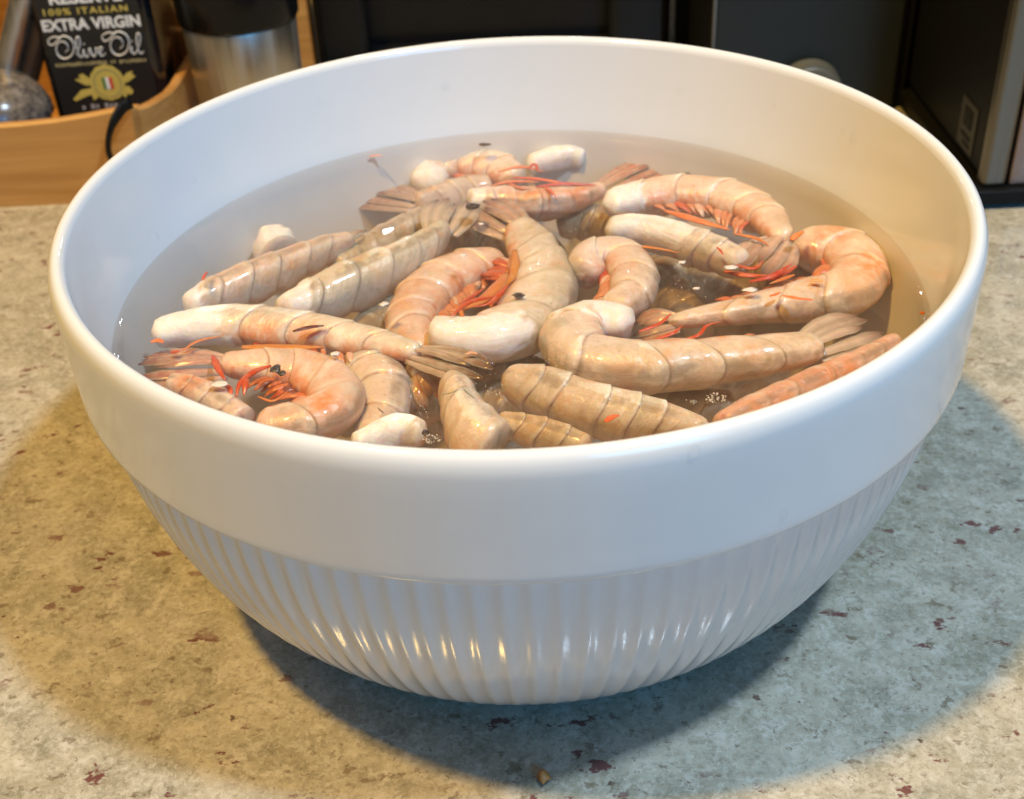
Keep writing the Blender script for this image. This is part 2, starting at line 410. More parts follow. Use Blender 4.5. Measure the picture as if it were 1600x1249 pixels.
# ------------------------------------------------------------------ water: a closed body with a small meniscus at the wall
wp = [(0.0, ZW), (0.03, ZW), (0.06, ZW), (0.09, ZW), (0.11, ZW), (0.120, ZW), (0.1245, ZW + 0.00008), (0.1262, ZW + 0.0003), (0.1274, ZW + 0.0008), (0.1281, ZW + 0.0015), (0.1290, ZW + 0.0022)]
wside = [(r + 0.0012, z) for r, z in INNER[6:-2]]
wprof = list(reversed([(r, z) for r, z in wside] + []))
wprof = [(0.03, 0.0165)] + [(r, z - 0.0006) for r, z in wprof] + [(0.1296, ZW)] + list(reversed(wp[1:]))
tag(link('water', lathe(wprof, NR, closed_ends=(True, True)), M_WAT), 'slightly cloudy water filling the white bowl around the shrimp', 'water', kind='structure')

# ------------------------------------------------------------------ shrimp
def nz(p, s, o=0.0):
    return noise.noise(Vector((p.x * s + o, p.y * s - o, p.z * s + 2 * o)))
SEGF = [0.0, 0.17, 0.33, 0.50, 0.665, 0.80, 1.0]
def mesh_leg(P, r):
    return tube(P, [r * 0.7, r, r * 0.85, r * 0.25], 7, 9, 0.42)
def shrimp(label, path, widths, ang, col, flesh=0.10, tail=None, legs=(), name='raw_shrimp', nseg=6, fan=5, tcol=None, lump=0.06, ridge=0.075, lat=0.80, lobes=0.20, belly=0.8, pleo=None, patch=()):
    """path: (u, v, depth under water in mm) head to tail; widths: apparent widths in photo pixels; ang: roll of the back, 0 = up, 90 = to the right of travel"""
    path = [(u, v, d + 1.2 * max(0.0, min(1.0, (420 - v) / 120.0)) * (1.0 if u < 930 else 0.25) + (1.0 if u < 480 and v < 500 else 0)) for u, v, d in path]
    kv = (0.86 if abs(ang) >= 45 else 0.93) * 0.5 * 1.16 * 1000
    path = [(u, v, max(1.0, kv * w * mpp(px(u, v, ZW)) + 0.1) + max(0.0, d - 3.0) * 0.85) for (u, v, d), w in zip(path, widths)]
    W3 = [px(u, v, ZW - d / 1000.0) for u, v, d in path]
    seed = (path[0][0] * 0.137 + path[-1][1] * 0.071) % 37
    half = [0.5 * w * 1.16 * mpp(P) for w, P in zip(widths, W3)]
    pts4, tot = catmull([Vector((p.x, p.y, p.z, h)) for p, h in zip(W3, half)], 61)
    cen = W3[len(W3) // 2]
    root = empty(name, (cen.x, cen.y, cen.z), label, 'shrimp', 'raw shrimp soaking in the bowl')
    # arc positions of the rings: plates overlap, so each starts a little inside the one before
    rj = random.Random(int(seed * 1000))
    fr = [SEGF[int(round(k * 6 / nseg))] if nseg == 6 else k / nseg for k in range(nseg + 1)]
    rings = []
    fr = [f + (rj.uniform(-0.022, 0.022) if 0 < i_ < nseg else 0) for i_, f in enumerate(fr)]
    for k in range(nseg):
        for j in range(10):
            u = j / 9
            rings.append((fr[k] + (fr[k + 1] - fr[k]) * u + (0.0035 if j == 0 and k else 0), u, k))
    NV = 30
    vs, fs, A_seg, A_dor, A_fl, UVr = [], [], [], [], [], []
    PT = [(px(u, v, ZW - 0.005), r * mpp(px(u, v, ZW))) for u, v, r in patch]
    def at(t):
        f = max(0, min(1, t)) * 60; i = min(int(f), 59); return pts4[i].lerp(pts4[i + 1], f - i)
    ar = math.radians(ang)
    def frame(t):
        a, b = at(max(0, t - 0.03)), at(min(1, t + 0.03))
        T = (b.xyz - a.xyz).normalized()
        S = T.cross(Vector((0, 0, 1))).normalized(); U = S.cross(T)
        D = math.cos(ar) * U + math.sin(ar) * S
        return T, D, D.cross(T)
    shear = tot / nseg * 0.16
    for t, u, k in rings:
        q = at(t); c0 = q.xyz; h = q.w * (1 - (0.24 * max(0.0, (t - 0.5) / 0.5) ** 1.2 if tail else 0))
        T, D, Lt = frame(t)
        raw = 1.0 if t < flesh else 0.0
        m = (1 - ridge) + ridge * (0.25 * u + 0.75 * u ** 3) if not raw else 0.93
        cz = 0.035 if flesh > 0 else 0.06
        cap = min(1.0, math.sqrt(max(0.0, 1 - (1 - min(1, t / cz)) ** 2)) * 0.75 + 0.25)
        capE = min(1.0, math.sqrt(max(0.0, 1 - (1 - min(1, (1 - t) / 0.05)) ** 2)) * 0.6 + 0.4)
        for j in range(NV):
            th = 2 * PI * j / NV
            cs, sn = math.cos(th), math.sin(th)
            rd = 1.0 if cs > 0 else 0.92 - 0.10 * (-cs)
            lob = 1 + lobes * math.sin(PI * u) * max(0.0, min(1.0, 0.25 - cs)) * (1 if not raw else 0)
            x = lat * math.copysign(abs(sn) ** 0.92, sn) * lob
            y = rd * math.copysign(abs(cs) ** (0.95 if cs > 0 else 0.8), cs) * lob
            P = c0 + (Lt * x + D * y) * (h * m * cap * capE)
            P = P + T * (shear * (cs * 1.1 + 0.7 * math.cos(2 * th)) * min(1, t * 6) * min(1, (1 - t) * 6))
            if raw:
                P = P + T * (h * 0.35 * nz(P, 150, seed + 7) * max(0.0, 1 - t / max(0.02, min(flesh, 0.2))))
            nn = nz(P, 95, seed) * 0.8 + nz(P, 230, seed) * (0.6 if raw else 0.30)
            P = P + (P - c0) * (nn * lump * (1.7 if raw else 1.0))
            ragged = flesh + 0.05 * nz(P, 300, seed + 3) + 0.03 * math.cos(th + seed) if flesh > 0 else -1
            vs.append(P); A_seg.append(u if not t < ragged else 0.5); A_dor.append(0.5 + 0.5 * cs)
            A_fl.append(1.0 if t < ragged else 0.0); UVr.append((t * tot, th * h))
    n = len(rings)
    for i in range(n - 1):
        for j in range(NV):
            fs.append((i * NV + j, i * NV + (j + 1) % NV, (i + 1) * NV + (j + 1) % NV, (i + 1) * NV + j))
    for i, rv in ((0, True), (n - 1, False)):
        c = sum((vs[i * NV + j] for j in range(NV)), Vector()) / NV
        T, D, Lt = frame(0 if rv else 1)
        vs.append(c + T * ((-0.03 if rv else 0.05) * at(0 if rv else 1).w)); idx = len(vs) - 1
        A_seg.append(0.5); A_dor.append(0.5); A_fl.append(1.0 if rv and flesh > 0 else 0.0); UVr.append((0 if rv else tot, 0))
        for j in range(NV):
            q = (i * NV + j, i * NV + (j + 1) % NV, idx); fs.append(q[::-1] if rv else q)
    me = mesh(vs, fs)
    A_pt = [max([max(0.0, 1 - ((p - c).xy.length / r) ** 2) for c, r in PT] or [0.0]) for p in vs]
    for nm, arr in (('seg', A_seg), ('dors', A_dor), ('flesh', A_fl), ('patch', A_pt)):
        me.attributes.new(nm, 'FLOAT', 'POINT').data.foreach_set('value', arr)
    uvl = me.uv_layers.new(name='UVMap')
    uvl.data.foreach_set('uv', [x for l in me.loops for x in UVr[l.vertex_index]])
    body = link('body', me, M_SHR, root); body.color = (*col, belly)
    if pleo is None: pleo = abs(ang) >= 45
    pc = rj.choice([(0.58, 0.15, 0.05), (0.54, 0.10, 0.035), (0.62, 0.24, 0.11)])
    if pleo:
        for k in range(min(5, nseg)):
          for tf in (0.2, 0.5, 0.8):
            t = fr[k] + (fr[k + 1] - fr[k]) * tf
            if t < flesh + 0.04: continue
            q = at(t); T, D, Lt = frame(t)
            side = 1 if Lt.z > 0 else -1
            r_ = q.w; B0 = q.xyz - D * (r_ * 0.62) + Lt * (side * r_ * 0.30)
            out = (T * (0.60 + rj.uniform(-0.12, 0.12)) - D * (0.80 + rj.uniform(-0.08, 0.08)) + Lt * (side * rj.uniform(0.05, 0.25))).normalized()
            ln = r_ * rj.uniform(0.85, 1.15)
            for e, (dv, wd) in enumerate((((0, 0, 0), rj.uniform(0.12, 0.24)), ((1, 0, 0), 0.10))[:1 + (tf == 0.5)]):
                o2 = (out + T * (0.45 if e else 0.0)).normalized()
                pm = mesh_leg([B0, B0 + o2 * ln * 0.5 + Lt * (side * r_ * 0.12), B0 + o2 * ln], r_ * wd)
                po = link('swimmeret', pm, M_LEG, root)
                cc = pc if rj.random() < 0.7 else rj.choice([(0.60, 0.17, 0.05), (0.50, 0.06, 0.02), (0.66, 0.30, 0.17), (0.68, 0.42, 0.30), (0.56, 0.10, 0.03)])
                po.color = (*cc, 1)
    if tail:
        td_add = max(0.0, path[-1][2] - 4.5) * 0.8
        tail = ((tail[0][0], tail[0][1], tail[0][2] + td_add),) + tuple(tail[1:])
        (tu, tv, td), spread = tail[0], tail[1]
        base = at(0.97).xyz; Tt = px(tu, tv, ZW - td / 1000.0)
        T, D, Lt = frame(1.0)
        ax = (Tt - base); L = ax.length; ax.normalize()
        view = (CAMP - base).normalized() if len(tail) < 3 else Vector(tail[2]).normalized()
        sd = ax.cross(Vector((0, 0, 1)) * 0.75 + view * 0.25 if len(tail) < 3 else view).normalized()
        nrm = sd.cross(ax).normalized()
        sp = spread * mpp(Tt); r0 = at(0.98).w
        ks = [0, -1, 1, -2, 2][:fan]
        for k in ks:
            off = k / 2.0
            tip = Tt + sd * (off * sp * 0.62) - ax * (abs(off) * L * 0.08 + (0.0 if k else L * 0.24)) - nrm * (abs(off) * 0.0012) + nrm * (0.0008 if not k else 0)
            b0 = base + sd * (off * r0 * 0.75) + nrm * (0.0009 if not k else -0.0006 * abs(k))
            wid = (0.15 if k else 0.10) * sp + 0.0004
            bow = sd * (off * sp * 0.16)
            NU, NW = 12, 7
            top, bot = [], []
            for i in range(NU):
                v = i / (NU - 1)
                c = b0.lerp(tip, v) + bow * math.sin(PI * v) + nrm * (0.0012 * math.sin(PI * v))
                w = wid * (0.42 + 1.0 * math.sin(PI * min(1, v * 0.62 + 0.10)) ** 1.1) * (1 - max(0, (v - 0.72) / 0.28) ** 2.2 * (0.80 if k else 0.9)) * 0.85
                for j in range(NW):
                    x = j / (NW - 1) * 2 - 1
                    z = 0.0004 * (1 - x * x) + (0.0004 if j == NW // 2 else 0) + 0.00015
                    jag = sd * (0.0004 * nz(c + sd * x, 900, k))
                    top.append(c + sd * (x * w) + jag + nrm * z * (1 - 0.6 * v)); bot.append(c + sd * (x * w) + jag - nrm * (z * 0.5 * (1 - 0.6 * v)))
            vv = top + bot; ff = []; o = NU * NW
            for i in range(NU - 1):
                for j in range(NW - 1):
                    a = i * NW + j
                    ff.append((a, a + 1, a + NW + 1, a + NW)); ff.append((o + a, o + a + NW, o + a + NW + 1, o + a + 1))
            rimi = [j for j in range(NW)] + [i * NW + NW - 1 for i in range(1, NU)] + [(NU - 1) * NW + j for j in range(NW - 2, -1, -1)] + [i * NW for i in range(NU - 2, 0, -1)]
            for i in range(len(rimi)):
                a, b = rimi[i], rimi[(i + 1) % len(rimi)]; ff.append((b, a, o + a, o + b))
            bm_ = mesh(vv, ff)
            al = [(i // NW) / (NU - 1) for i in range(NU * NW)] * 2
            bm_.attributes.new('along', 'FLOAT', 'POINT').data.foreach_set('value', al)
            bm_.attributes.new('across', 'FLOAT', 'POINT').data.foreach_set('value', [abs((i % NW) / (NW - 1) * 2 - 1) for i in range(NU * NW)] * 2)
            uvb = bm_.uv_layers.new(name='UVMap')
            uvb.data.foreach_set('uv', [x for l in bm_.loops for x in (al[l.vertex_index] * L, ((l.vertex_index % o) % NW) / NW * wid * 2)])
            tb = link('tail_blade', bm_, M_TAIL, root)
            tc = tcol or (0.46, 0.33, 0.22); jit = 1 + 0.16 * math.sin(k * 2.3 + seed)
            tb.color = (min(1, tc[0] * jit), min(1, tc[1] * jit), min(1, tc[2] * jit), 1)
    for lg in legs:
        pts, w, lc = lg[0], lg[1], lg[2] if len(lg) > 2 else (0.72, 0.10, 0.02)
        P3 = [px(u, v, ZW - (d + 0.8) / 1000.0) for u, v, d in pts]
        r = 0.5 * w * mpp(P3[0])
        P3 = [q + Vector((nz(q, 300, seed), nz(q, 300, seed + 5), 0.6 * nz(q, 300, seed + 9))) * (r * 1.3) for q in P3]
        lo = link('swimmeret', tube(P3, [r * 0.45, r, r * 0.8, r * 0.18], 7, 16, 0.45), M_LEG, root); lo.color = (*lc, 1)
    return root

PALE, BEIGE, PEACH, OLIVE, PINK = (0.74, 0.58, 0.45), (0.72, 0.52, 0.38), (0.78, 0.43, 0.25), (0.68, 0.55, 0.38), (0.80, 0.48, 0.34)
RED, ORG, BRN = (0.54, 0.075, 0.022), (0.60, 0.19, 0.045), (0.30, 0.16, 0.07)

# -- the centre
shrimp('curled beige shrimp in the middle of the bowl with white flesh at its cut end',
       [(668, 512, 5), (712, 527, 4), (768, 528, 3.5), (822, 505, 3.5), (846, 455, 4), (832, 400, 5), (806, 352, 6)], [44, 72, 88, 102, 104, 88, 56], 68, OLIVE,
       flesh=0.20, tail=((742, 318, 2), 46), legs=[([(795, 432, 3), (780, 455, 2), (745, 472, 1.5), (702, 488, 1.5)], 24, ORG), ([(802, 390, 4), (799, 425, 3), (783, 455, 2)], 17, (0.60, 0.22, 0.03)), ([(775, 462, 1), (735, 472, 0.5), (708, 494, 0.5)], 11, RED), ([(790, 446, 1), (768, 470, 0.6), (742, 480, 0.6)], 9, RED), ([(700, 478, 2), (716, 484, 1), (728, 500, 1.5)], 10, ORG)], tcol=(0.50, 0.27, 0.17))
shrimp('peach coloured shrimp curled behind the middle shrimp, with orange belly',
       [(790, 408, 14), (740, 424, 12), (690, 448, 11), (652, 488, 11), (645, 525, 12), (668, 552, 14)], [50, 74, 84, 80, 70, 40], 70, PEACH, flesh=0.0, patch=[(735, 468, 60), (690, 490, 40)],
       legs=[([(752, 452, 9), (735, 462, 8), (716, 476, 8)], 9, RED)])
# -- lower right, the big C
shrimp('large plump beige shrimp curled like a letter C, its tail at the right wall',
       [(990, 506, 5), (930, 505, 4), (893, 532, 3.2), (925, 567, 3), (1000, 575, 3), (1085, 569, 3.2), (1165, 560, 3.6), (1225, 552, 4), (1282, 540, 5)], [52, 74, 92, 98, 96, 94, 88, 82, 70], 66, (0.74, 0.56, 0.40),
       flesh=0.17, patch=[(1045, 528, 50), (1110, 530, 40)], tail=((1372, 506, 6), 56), tcol=(0.55, 0.41, 0.33),
       legs=[([(1000, 520, 2), (1030, 505, 1), (1046, 492, 0.5)], 9, RED), ([(1020, 530, 2), (1052, 522, 1), (1066, 505, 0.5)], 9, RED), ([(1060, 532, 2), (1090, 527, 1), (1104, 510, 0.5), (1128, 502, 0.5)], 8, RED), ([(1010, 534, 2), (1070, 536, 1.5), (1110, 530, 2)], 7, ORG)])
shrimp('shrimp bent back on itself at the right wall with an orange patch on the bend',
       [(1238, 384, 6), (1290, 390, 5.5), (1337, 412, 5), (1330, 452, 4.5), (1265, 470, 4.5), (1185, 482, 5), (1115, 493, 6), (1045, 503, 8)], [56, 76, 84, 88, 80, 62, 50, 34], -66, (0.79, 0.55, 0.38),
       flesh=0.0, patch=[(1362, 425, 60), (1300, 372, 40)], tail=((985, 515, 9), 40), tcol=(0.52, 0.25, 0.14), legs=[([(1245, 418, 4), (1215, 432, 4), (1180, 438, 5)], 11, (0.55, 0.07, 0.03)), ([(1240, 430, 4), (1200, 446, 4)], 9, ORG)])
# -- top right pair
shrimp('arched shrimp at the upper right with bright orange belly and pale cut end',
       [(948, 320, 3), (1005, 310, 2.5), (1075, 304, 2.5), (1145, 317, 2.5), (1195, 343, 3), (1226, 376, 4)], [46, 56, 60, 66, 62, 46], -62, (0.77, 0.53, 0.37),
       flesh=0.15, patch=[(1060, 330, 50), (1140, 345, 50)], tail=((1172, 428, 4), 60), tcol=(0.62, 0.36, 0.26),
       legs=[([(1040, 332, 3), (1090, 345, 2), (1140, 362, 2)], 17, (0.72, 0.20, 0.06)), ([(1150, 366, 2), (1180, 372, 2), (1200, 384, 2)], 9, ORG)])
shrimp('white fleshed shrimp with an orange streak just below the arched shrimp at the upper right',
       [(946, 358, 4), (1000, 362, 3.5), (1060, 377, 3.5), (1115, 396, 4), (1165, 416, 5)], [42, 56, 62, 60, 44], 20, (0.86, 0.77, 0.68),
       flesh=0.55, legs=[([(980, 382, 2), (1030, 388, 1.5), (1060, 396, 2)], 7, ORG), ([(1130, 425, 2), (1165, 432, 2), (1200, 428, 2)], 13, (0.60, 0.10, 0.02)), ([(1150, 415, 2), (1180, 420, 1.5), (1195, 405, 2)], 9, RED), ([(1170, 440, 3), (1205, 430, 2), (1235, 415, 2)], 12, (0.50, 0.05, 0.02))])
shrimp('small pale shrimp curled into a knob between the middle shrimp and the dark gap',
       [(908, 432, 6), (925, 408, 5), (965, 404, 4.5), (990, 432, 4.5), (985, 466, 5), (955, 487, 6)], [56, 62, 64, 70, 68, 52], -62, (0.72, 0.52, 0.40), flesh=0.0, nseg=5)
# -- front
shrimp('fat brownish shrimp at the front rim with a red fleck on its shell',
       [(786, 588, 5), (846, 610, 3.5), (915, 637, 3), (995, 655, 3), (1060, 668, 4), (1110, 676, 6)], [50, 84, 92, 86, 66, 40], 25, (0.65, 0.50, 0.35), flesh=0.0, ridge=0.07)
shrimp('long grey green shrimp at the left with its tail fan lying over the front gap',
       [(238, 524, 4), (300, 514, 3), (380, 511, 2.5), (460, 518, 2.2), (540, 530, 2.2), (610, 543, 2.5), (655, 552, 3)], [44, 60, 64, 62, 58, 48, 38], -48, (0.70, 0.60, 0.48),
       flesh=0.28, tail=((768, 584, 2), 40), tcol=(0.38, 0.25, 0.14),
       patch=[(400, 535, 55), (470, 540, 50)], legs=[([(380, 541, 3.5), (430, 543, 3), (500, 547, 3.5)], 20, (0.58, 0.22, 0.05)), ([(285, 549, 1.5), (310, 535, 1), (350, 524, 1)], 7, ORG), ([(268, 550, 1), (282, 548, 1)], 8, RED)])
shrimp('pinkish shrimp curled against the left front rim with bright red legs',
       [(400, 668, 6), (455, 664, 4.5), (512, 648, 4), (522, 616, 3.8), (480, 588, 4), (415, 574, 4.5), (345, 570, 5)], [60, 76, 84, 84, 78, 62, 48], 66, PINK, flesh=0.0,
       patch=[(440, 610, 60), (500, 640, 45)], tail=((208, 578, 4), 46), tcol=(0.50, 0.22, 0.16),
       legs=[([(333, 558, 1), (340, 575, 0.5), (352, 594, 1)], 13, RED), ([(425, 572, 0.5), (395, 582, 0.3), (375, 600, 0.5), (368, 622, 1.5)], 13, RED), ([(385, 590, 0.5), (384, 604, 0.5), (380, 618, 1)], 13, RED), ([(352, 600, 1), (362, 610, 1), (360, 625, 2)], 9, (0.62, 0.08, 0.03)), ([(402, 620, 0.5), (425, 626, 0.5), (450, 612, 0.8)], 6, ORG)])
shrimp('pinkish white shrimp end under the red legs at the left front rim',
       [(262, 596, 6), (300, 608, 5), (345, 632, 5), (385, 660, 7)], [30, 46, 54, 50], 20, (0.80, 0.60, 0.50), flesh=0.0, nseg=4, patch=[(300, 605, 40)])
shrimp('broad pale shrimp seen from its back between the pinkish and the front shrimp',
       [(548, 570, 11), (580, 590, 9), (598, 622, 9), (596, 660, 11), (580, 690, 13)], [80, 98, 94, 84, 60], -30, (0.77, 0.61, 0.50), flesh=0.0, nseg=4)
shrimp('lump of white shrimp flesh at the front rim, left of centre',
       [(552, 694, 3), (590, 682, 2), (630, 674, 2), (664, 678, 4)], [34, 48, 52, 36], 0, (0.86, 0.79, 0.68), flesh=0.75, nseg=3, lump=0.10)
shrimp('short beige shrimp at the front rim with thin green threads on its end',
       [(772, 712, 5), (748, 690, 3), (728, 655, 3), (716, 625, 4), (706, 602, 7)], [112, 104, 80, 66, 50], 10, (0.77, 0.60, 0.45), flesh=0.0, nseg=4, ridge=0.08)
shrimp('amber brown shrimp half hidden at the front rim, right of the short beige one',
       [(776, 658, 9), (820, 670, 8), (870, 686, 8), (920, 702, 9)], [34, 52, 56, 44], 20, (0.56, 0.36, 0.16), flesh=0.0, nseg=4)
# -- left
shrimp('peach shrimp at the left with a straight body and pointed tail',
       [(292, 482, 7), (335, 464, 6), (395, 440, 5.5), (455, 416, 6), (515, 390, 7), (552, 374, 8)], [46, 62, 64, 60, 50, 34], 12, (0.77, 0.55, 0.39), flesh=0.10, tail=((580, 360, 9), 22), fan=3, tcol=(0.46, 0.30, 0.16))
shrimp('stubby white shrimp end sticking up behind the straight peach shrimp',
       [(421, 372, 9), (428, 386, 9), (438, 402, 12)], [62, 80, 74], 0, (0.86, 0.80, 0.70), flesh=0.9, nseg=3, lump=0.08)
shrimp('olive grey shrimp lying from the left toward the middle, tail fan pointing away',
       [(436, 486, 6), (495, 468, 4.5), (560, 442, 3.5), (620, 415, 3), (670, 384, 3.5), (692, 358, 4)], [46, 74, 80, 74, 62, 50], 20, (0.65, 0.58, 0.43), flesh=0.12, tail=((716, 308, 3), 50), tcol=(0.55, 0.42, 0.31))
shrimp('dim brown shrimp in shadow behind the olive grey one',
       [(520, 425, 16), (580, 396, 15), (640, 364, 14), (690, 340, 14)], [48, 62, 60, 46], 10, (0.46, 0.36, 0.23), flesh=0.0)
# -- back
shrimp('shrimp at the back with a flat brown tail fan reaching left',
       [(770, 300, 14), (730, 304, 13), (690, 310, 12), (650, 318, 12)], [52, 54, 46, 38], 10, (0.65, 0.49, 0.37), flesh=0.0, nseg=4, tail=((562, 300, 12), 44), tcol=(0.36, 0.20, 0.14))
shrimp('pale shrimp curled at the far back of the bowl beside the white flesh piece',
       [(668, 292, 10), (682, 268, 9), (725, 258, 8), (775, 266, 8), (808, 282, 10)], [52, 62, 60, 56, 40], -60, (0.86, 0.66, 0.52), flesh=0.15,
       legs=[([(780, 268, 5), (815, 262, 4), (850, 268, 5)], 9, (0.72, 0.22, 0.10)), ([(770, 290, 5), (800, 283, 4), (840, 285, 4)], 8, (0.70, 0.22, 0.12))])
shrimp('white piece of shrimp flesh at the far back wall',
       [(826, 258, 8), (860, 250, 7), (890, 246, 7), (914, 250, 9)], [30, 38, 38, 30], 0, (0.86, 0.80, 0.75), flesh=1.1, nseg=3, lump=0.07)
shrimp('pink shrimp at the back with red legs and an orange tail with a dark tip',
       [(730, 316, 9), (785, 317, 8), (845, 319, 7.5), (900, 310, 8), (945, 295, 9)], [44, 58, 62, 52, 36], 60, (0.81, 0.53, 0.44), flesh=0.12, patch=[(830, 295, 55), (900, 292, 45)], tail=((1048, 246, 8), 34), tcol=(0.55, 0.19, 0.09),
       legs=[([(826, 264, 4), (836, 256, 3), (842, 270, 4)], 7, RED), ([(805, 275, 5), (850, 280, 4), (900, 290, 5)], 9, (0.66, 0.14, 0.08)), ([(840, 292, 4), (880, 286, 4), (930, 288, 5)], 10, (0.58, 0.10, 0.08)), ([(850, 290, 4), (860, 300, 3), (866, 312, 4)], 7, (0.70, 0.15, 0.06)), ([(790, 285, 5), (810, 295, 4), (830, 296, 4)], 7, (0.66, 0.18, 0.09))])
shrimp('shrimp behind the arched one showing only a blackish tail tip',
       [(990, 310, 12), (1020, 298, 11), (1050, 287, 11)], [34, 34, 26], 0, (0.49, 0.35, 0.27), flesh=0.0, nseg=3, tail=((1116, 262, 10), 34), fan=3, tcol=(0.10, 0.065, 0.045))
# -- lower right rim and the layer underneath
shrimp('red tinged shrimp along the right front rim under the big C shaped one',
       [(1120, 668, 12), (1190, 636, 11), (1265, 604, 10), (1335, 572, 10), (1400, 536, 11)], [46, 56, 58, 50, 40], 30, (0.72, 0.30, 0.20), flesh=0.0,
       patch=[(1230, 630, 60), (1330, 580, 70)], pleo=True)
shrimp('orange brown tail stub hanging below the long grey green shrimp',
       [(640, 556, 9), (648, 572, 10), (654, 586, 11)], [34, 34, 26], 0, (0.58, 0.35, 0.15), flesh=0.0, nseg=3, tail=((680, 634, 12), 46), tcol=(0.48, 0.19, 0.035))
DEEP = 'dim shrimp with shade painted into its brown, lying deep below the top layer'  # dark body colours stand in for the shade in the gaps
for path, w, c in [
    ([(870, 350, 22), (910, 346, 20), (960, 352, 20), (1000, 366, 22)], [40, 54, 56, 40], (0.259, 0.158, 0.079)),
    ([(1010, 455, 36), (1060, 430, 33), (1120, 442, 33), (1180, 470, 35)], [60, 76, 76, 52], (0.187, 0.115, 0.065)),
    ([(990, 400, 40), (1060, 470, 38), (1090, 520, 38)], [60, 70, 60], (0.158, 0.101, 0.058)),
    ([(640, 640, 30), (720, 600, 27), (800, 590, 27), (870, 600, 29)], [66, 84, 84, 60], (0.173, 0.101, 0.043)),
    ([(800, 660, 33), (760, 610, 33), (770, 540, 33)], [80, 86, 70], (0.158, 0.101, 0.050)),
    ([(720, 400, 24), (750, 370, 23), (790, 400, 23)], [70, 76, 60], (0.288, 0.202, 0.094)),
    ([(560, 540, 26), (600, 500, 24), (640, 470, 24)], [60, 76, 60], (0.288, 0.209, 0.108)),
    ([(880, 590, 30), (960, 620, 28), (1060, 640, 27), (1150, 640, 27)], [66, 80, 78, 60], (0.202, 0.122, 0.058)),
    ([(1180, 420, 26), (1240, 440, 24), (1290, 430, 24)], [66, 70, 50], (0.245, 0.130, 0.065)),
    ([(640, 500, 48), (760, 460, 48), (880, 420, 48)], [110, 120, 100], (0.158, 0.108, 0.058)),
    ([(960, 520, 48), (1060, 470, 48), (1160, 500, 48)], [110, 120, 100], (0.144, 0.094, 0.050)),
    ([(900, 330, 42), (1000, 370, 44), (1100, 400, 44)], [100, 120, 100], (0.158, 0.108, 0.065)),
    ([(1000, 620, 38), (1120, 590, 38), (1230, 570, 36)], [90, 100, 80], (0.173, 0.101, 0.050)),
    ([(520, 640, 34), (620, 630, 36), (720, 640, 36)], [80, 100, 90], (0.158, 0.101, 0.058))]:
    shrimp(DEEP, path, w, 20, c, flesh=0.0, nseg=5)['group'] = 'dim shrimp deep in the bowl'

# ------------------------------------------------------------------ scraps, flakes and bubbles in the water
def strip(pts, w, h=0.0):
    return tube(pts, [w * 0.55, w, w * 0.9, w * 0.4], 6, 9, 0.35)
def scrap(name, label, cat, group, uvs, width, col, d=-0.3, mat=None):
    P = [px(u, v, ZW - d / 1000) for u, v in uvs]
    w = 0.5 * width * mpp(P[0])
    o = link(name, strip(P, w), mat or M_SCRAP); o.color = (*col, 1)
    return tag(o, label, cat, group)
G = 'red shell scraps floating in the bowl'
for lab, uvs, w, c in [
    ('tiny red scrap in open water near the left wall', [(317, 438), (319, 431), (324, 425)], 6, RED),
    ('short red scrap at the white end of the long grey green shrimp', [(236, 535), (246, 532), (256, 535)], 11, (0.72, 0.16, 0.05)),
    ('dark maroon sliver lying on the back of the long grey green shrimp', [(458, 518), (480, 512), (506, 509)], 11, (0.10, 0.02, 0.012)),
    ('red triangular fleck on the fat brownish front shrimp', [(946, 659), (956, 652), (967, 649)], 12, (0.74, 0.10, 0.015)),
    ('small red dash on the bent shrimp, left of the longer bar', [(1203, 463), (1212, 460), (1219, 457)], 7, (0.72, 0.14, 0.03)),
    ('long red bar lying on the lower arm of the bent shrimp', [(1223, 462), (1245, 466), (1270, 469)], 9, (0.72, 0.15, 0.03)),
    ('small orange scrap near the inner bend of the bent shrimp', [(1266, 440), (1275, 438), (1286, 440)], 9, (0.74, 0.28, 0.07)),
    ('red orange scrap poking out beside the tail of the arched shrimp', [(1237, 375), (1244, 368), (1255, 362)], 13, (0.74, 0.17, 0.03)),
    ('rust coloured dot on the bowl wall at the right water edge', [(1438, 490), (1441, 489), (1444, 488)], 10, (0.55, 0.15, 0.02)),
    ('pale red scrap on the white end of the middle shrimp', [(727, 554), (737, 551), (746, 553)], 7, (0.66, 0.28, 0.14)),
    ('red scrap at the far wall beside a bright reflection', [(577, 245), (588, 243), (598, 244)], 5, (0.72, 0.30, 0.20)),
    ('red thread on the knuckle of the arched shrimp belly', [(1120, 386), (1126, 392), (1130, 398)], 5, RED)]:
    scrap('shell_scrap', lab, 'shell scrap', G, uvs, w, c)
def crumb(name, label, cat, group, c, r, col, mat=None, squash=0.6, seed=1, sub=2):
    bm = bmesh.new(); bmesh.ops.create_icosphere(bm, subdivisions=sub, radius=1.0)
    for v in bm.verts:
        k = 1 + 0.75 * noise.noise(v.co * 1.5 + Vector((seed * 3.1, seed, 0)))
        v.co = Vector((c.x + v.co.x * r[0] * k, c.y + v.co.y * r[1] * k, c.z + v.co.z * r[2] * k * squash))
    o = link(name, bm_mesh(bm), mat or M_SCRAP); o.color = (*col, 1)
    return tag(o, label, cat, group)
def fleck(name, label, cat, group, u, v, wu, wv, col, d=-0.4, seed=1):
    P = px(u, v, ZW - d / 1000); k = mpp(P) * 0.5
    return crumb(name, label, cat, group, P, (wu * k * 0.85, wv * k * 1.3, 0.0006), col, seed=seed)
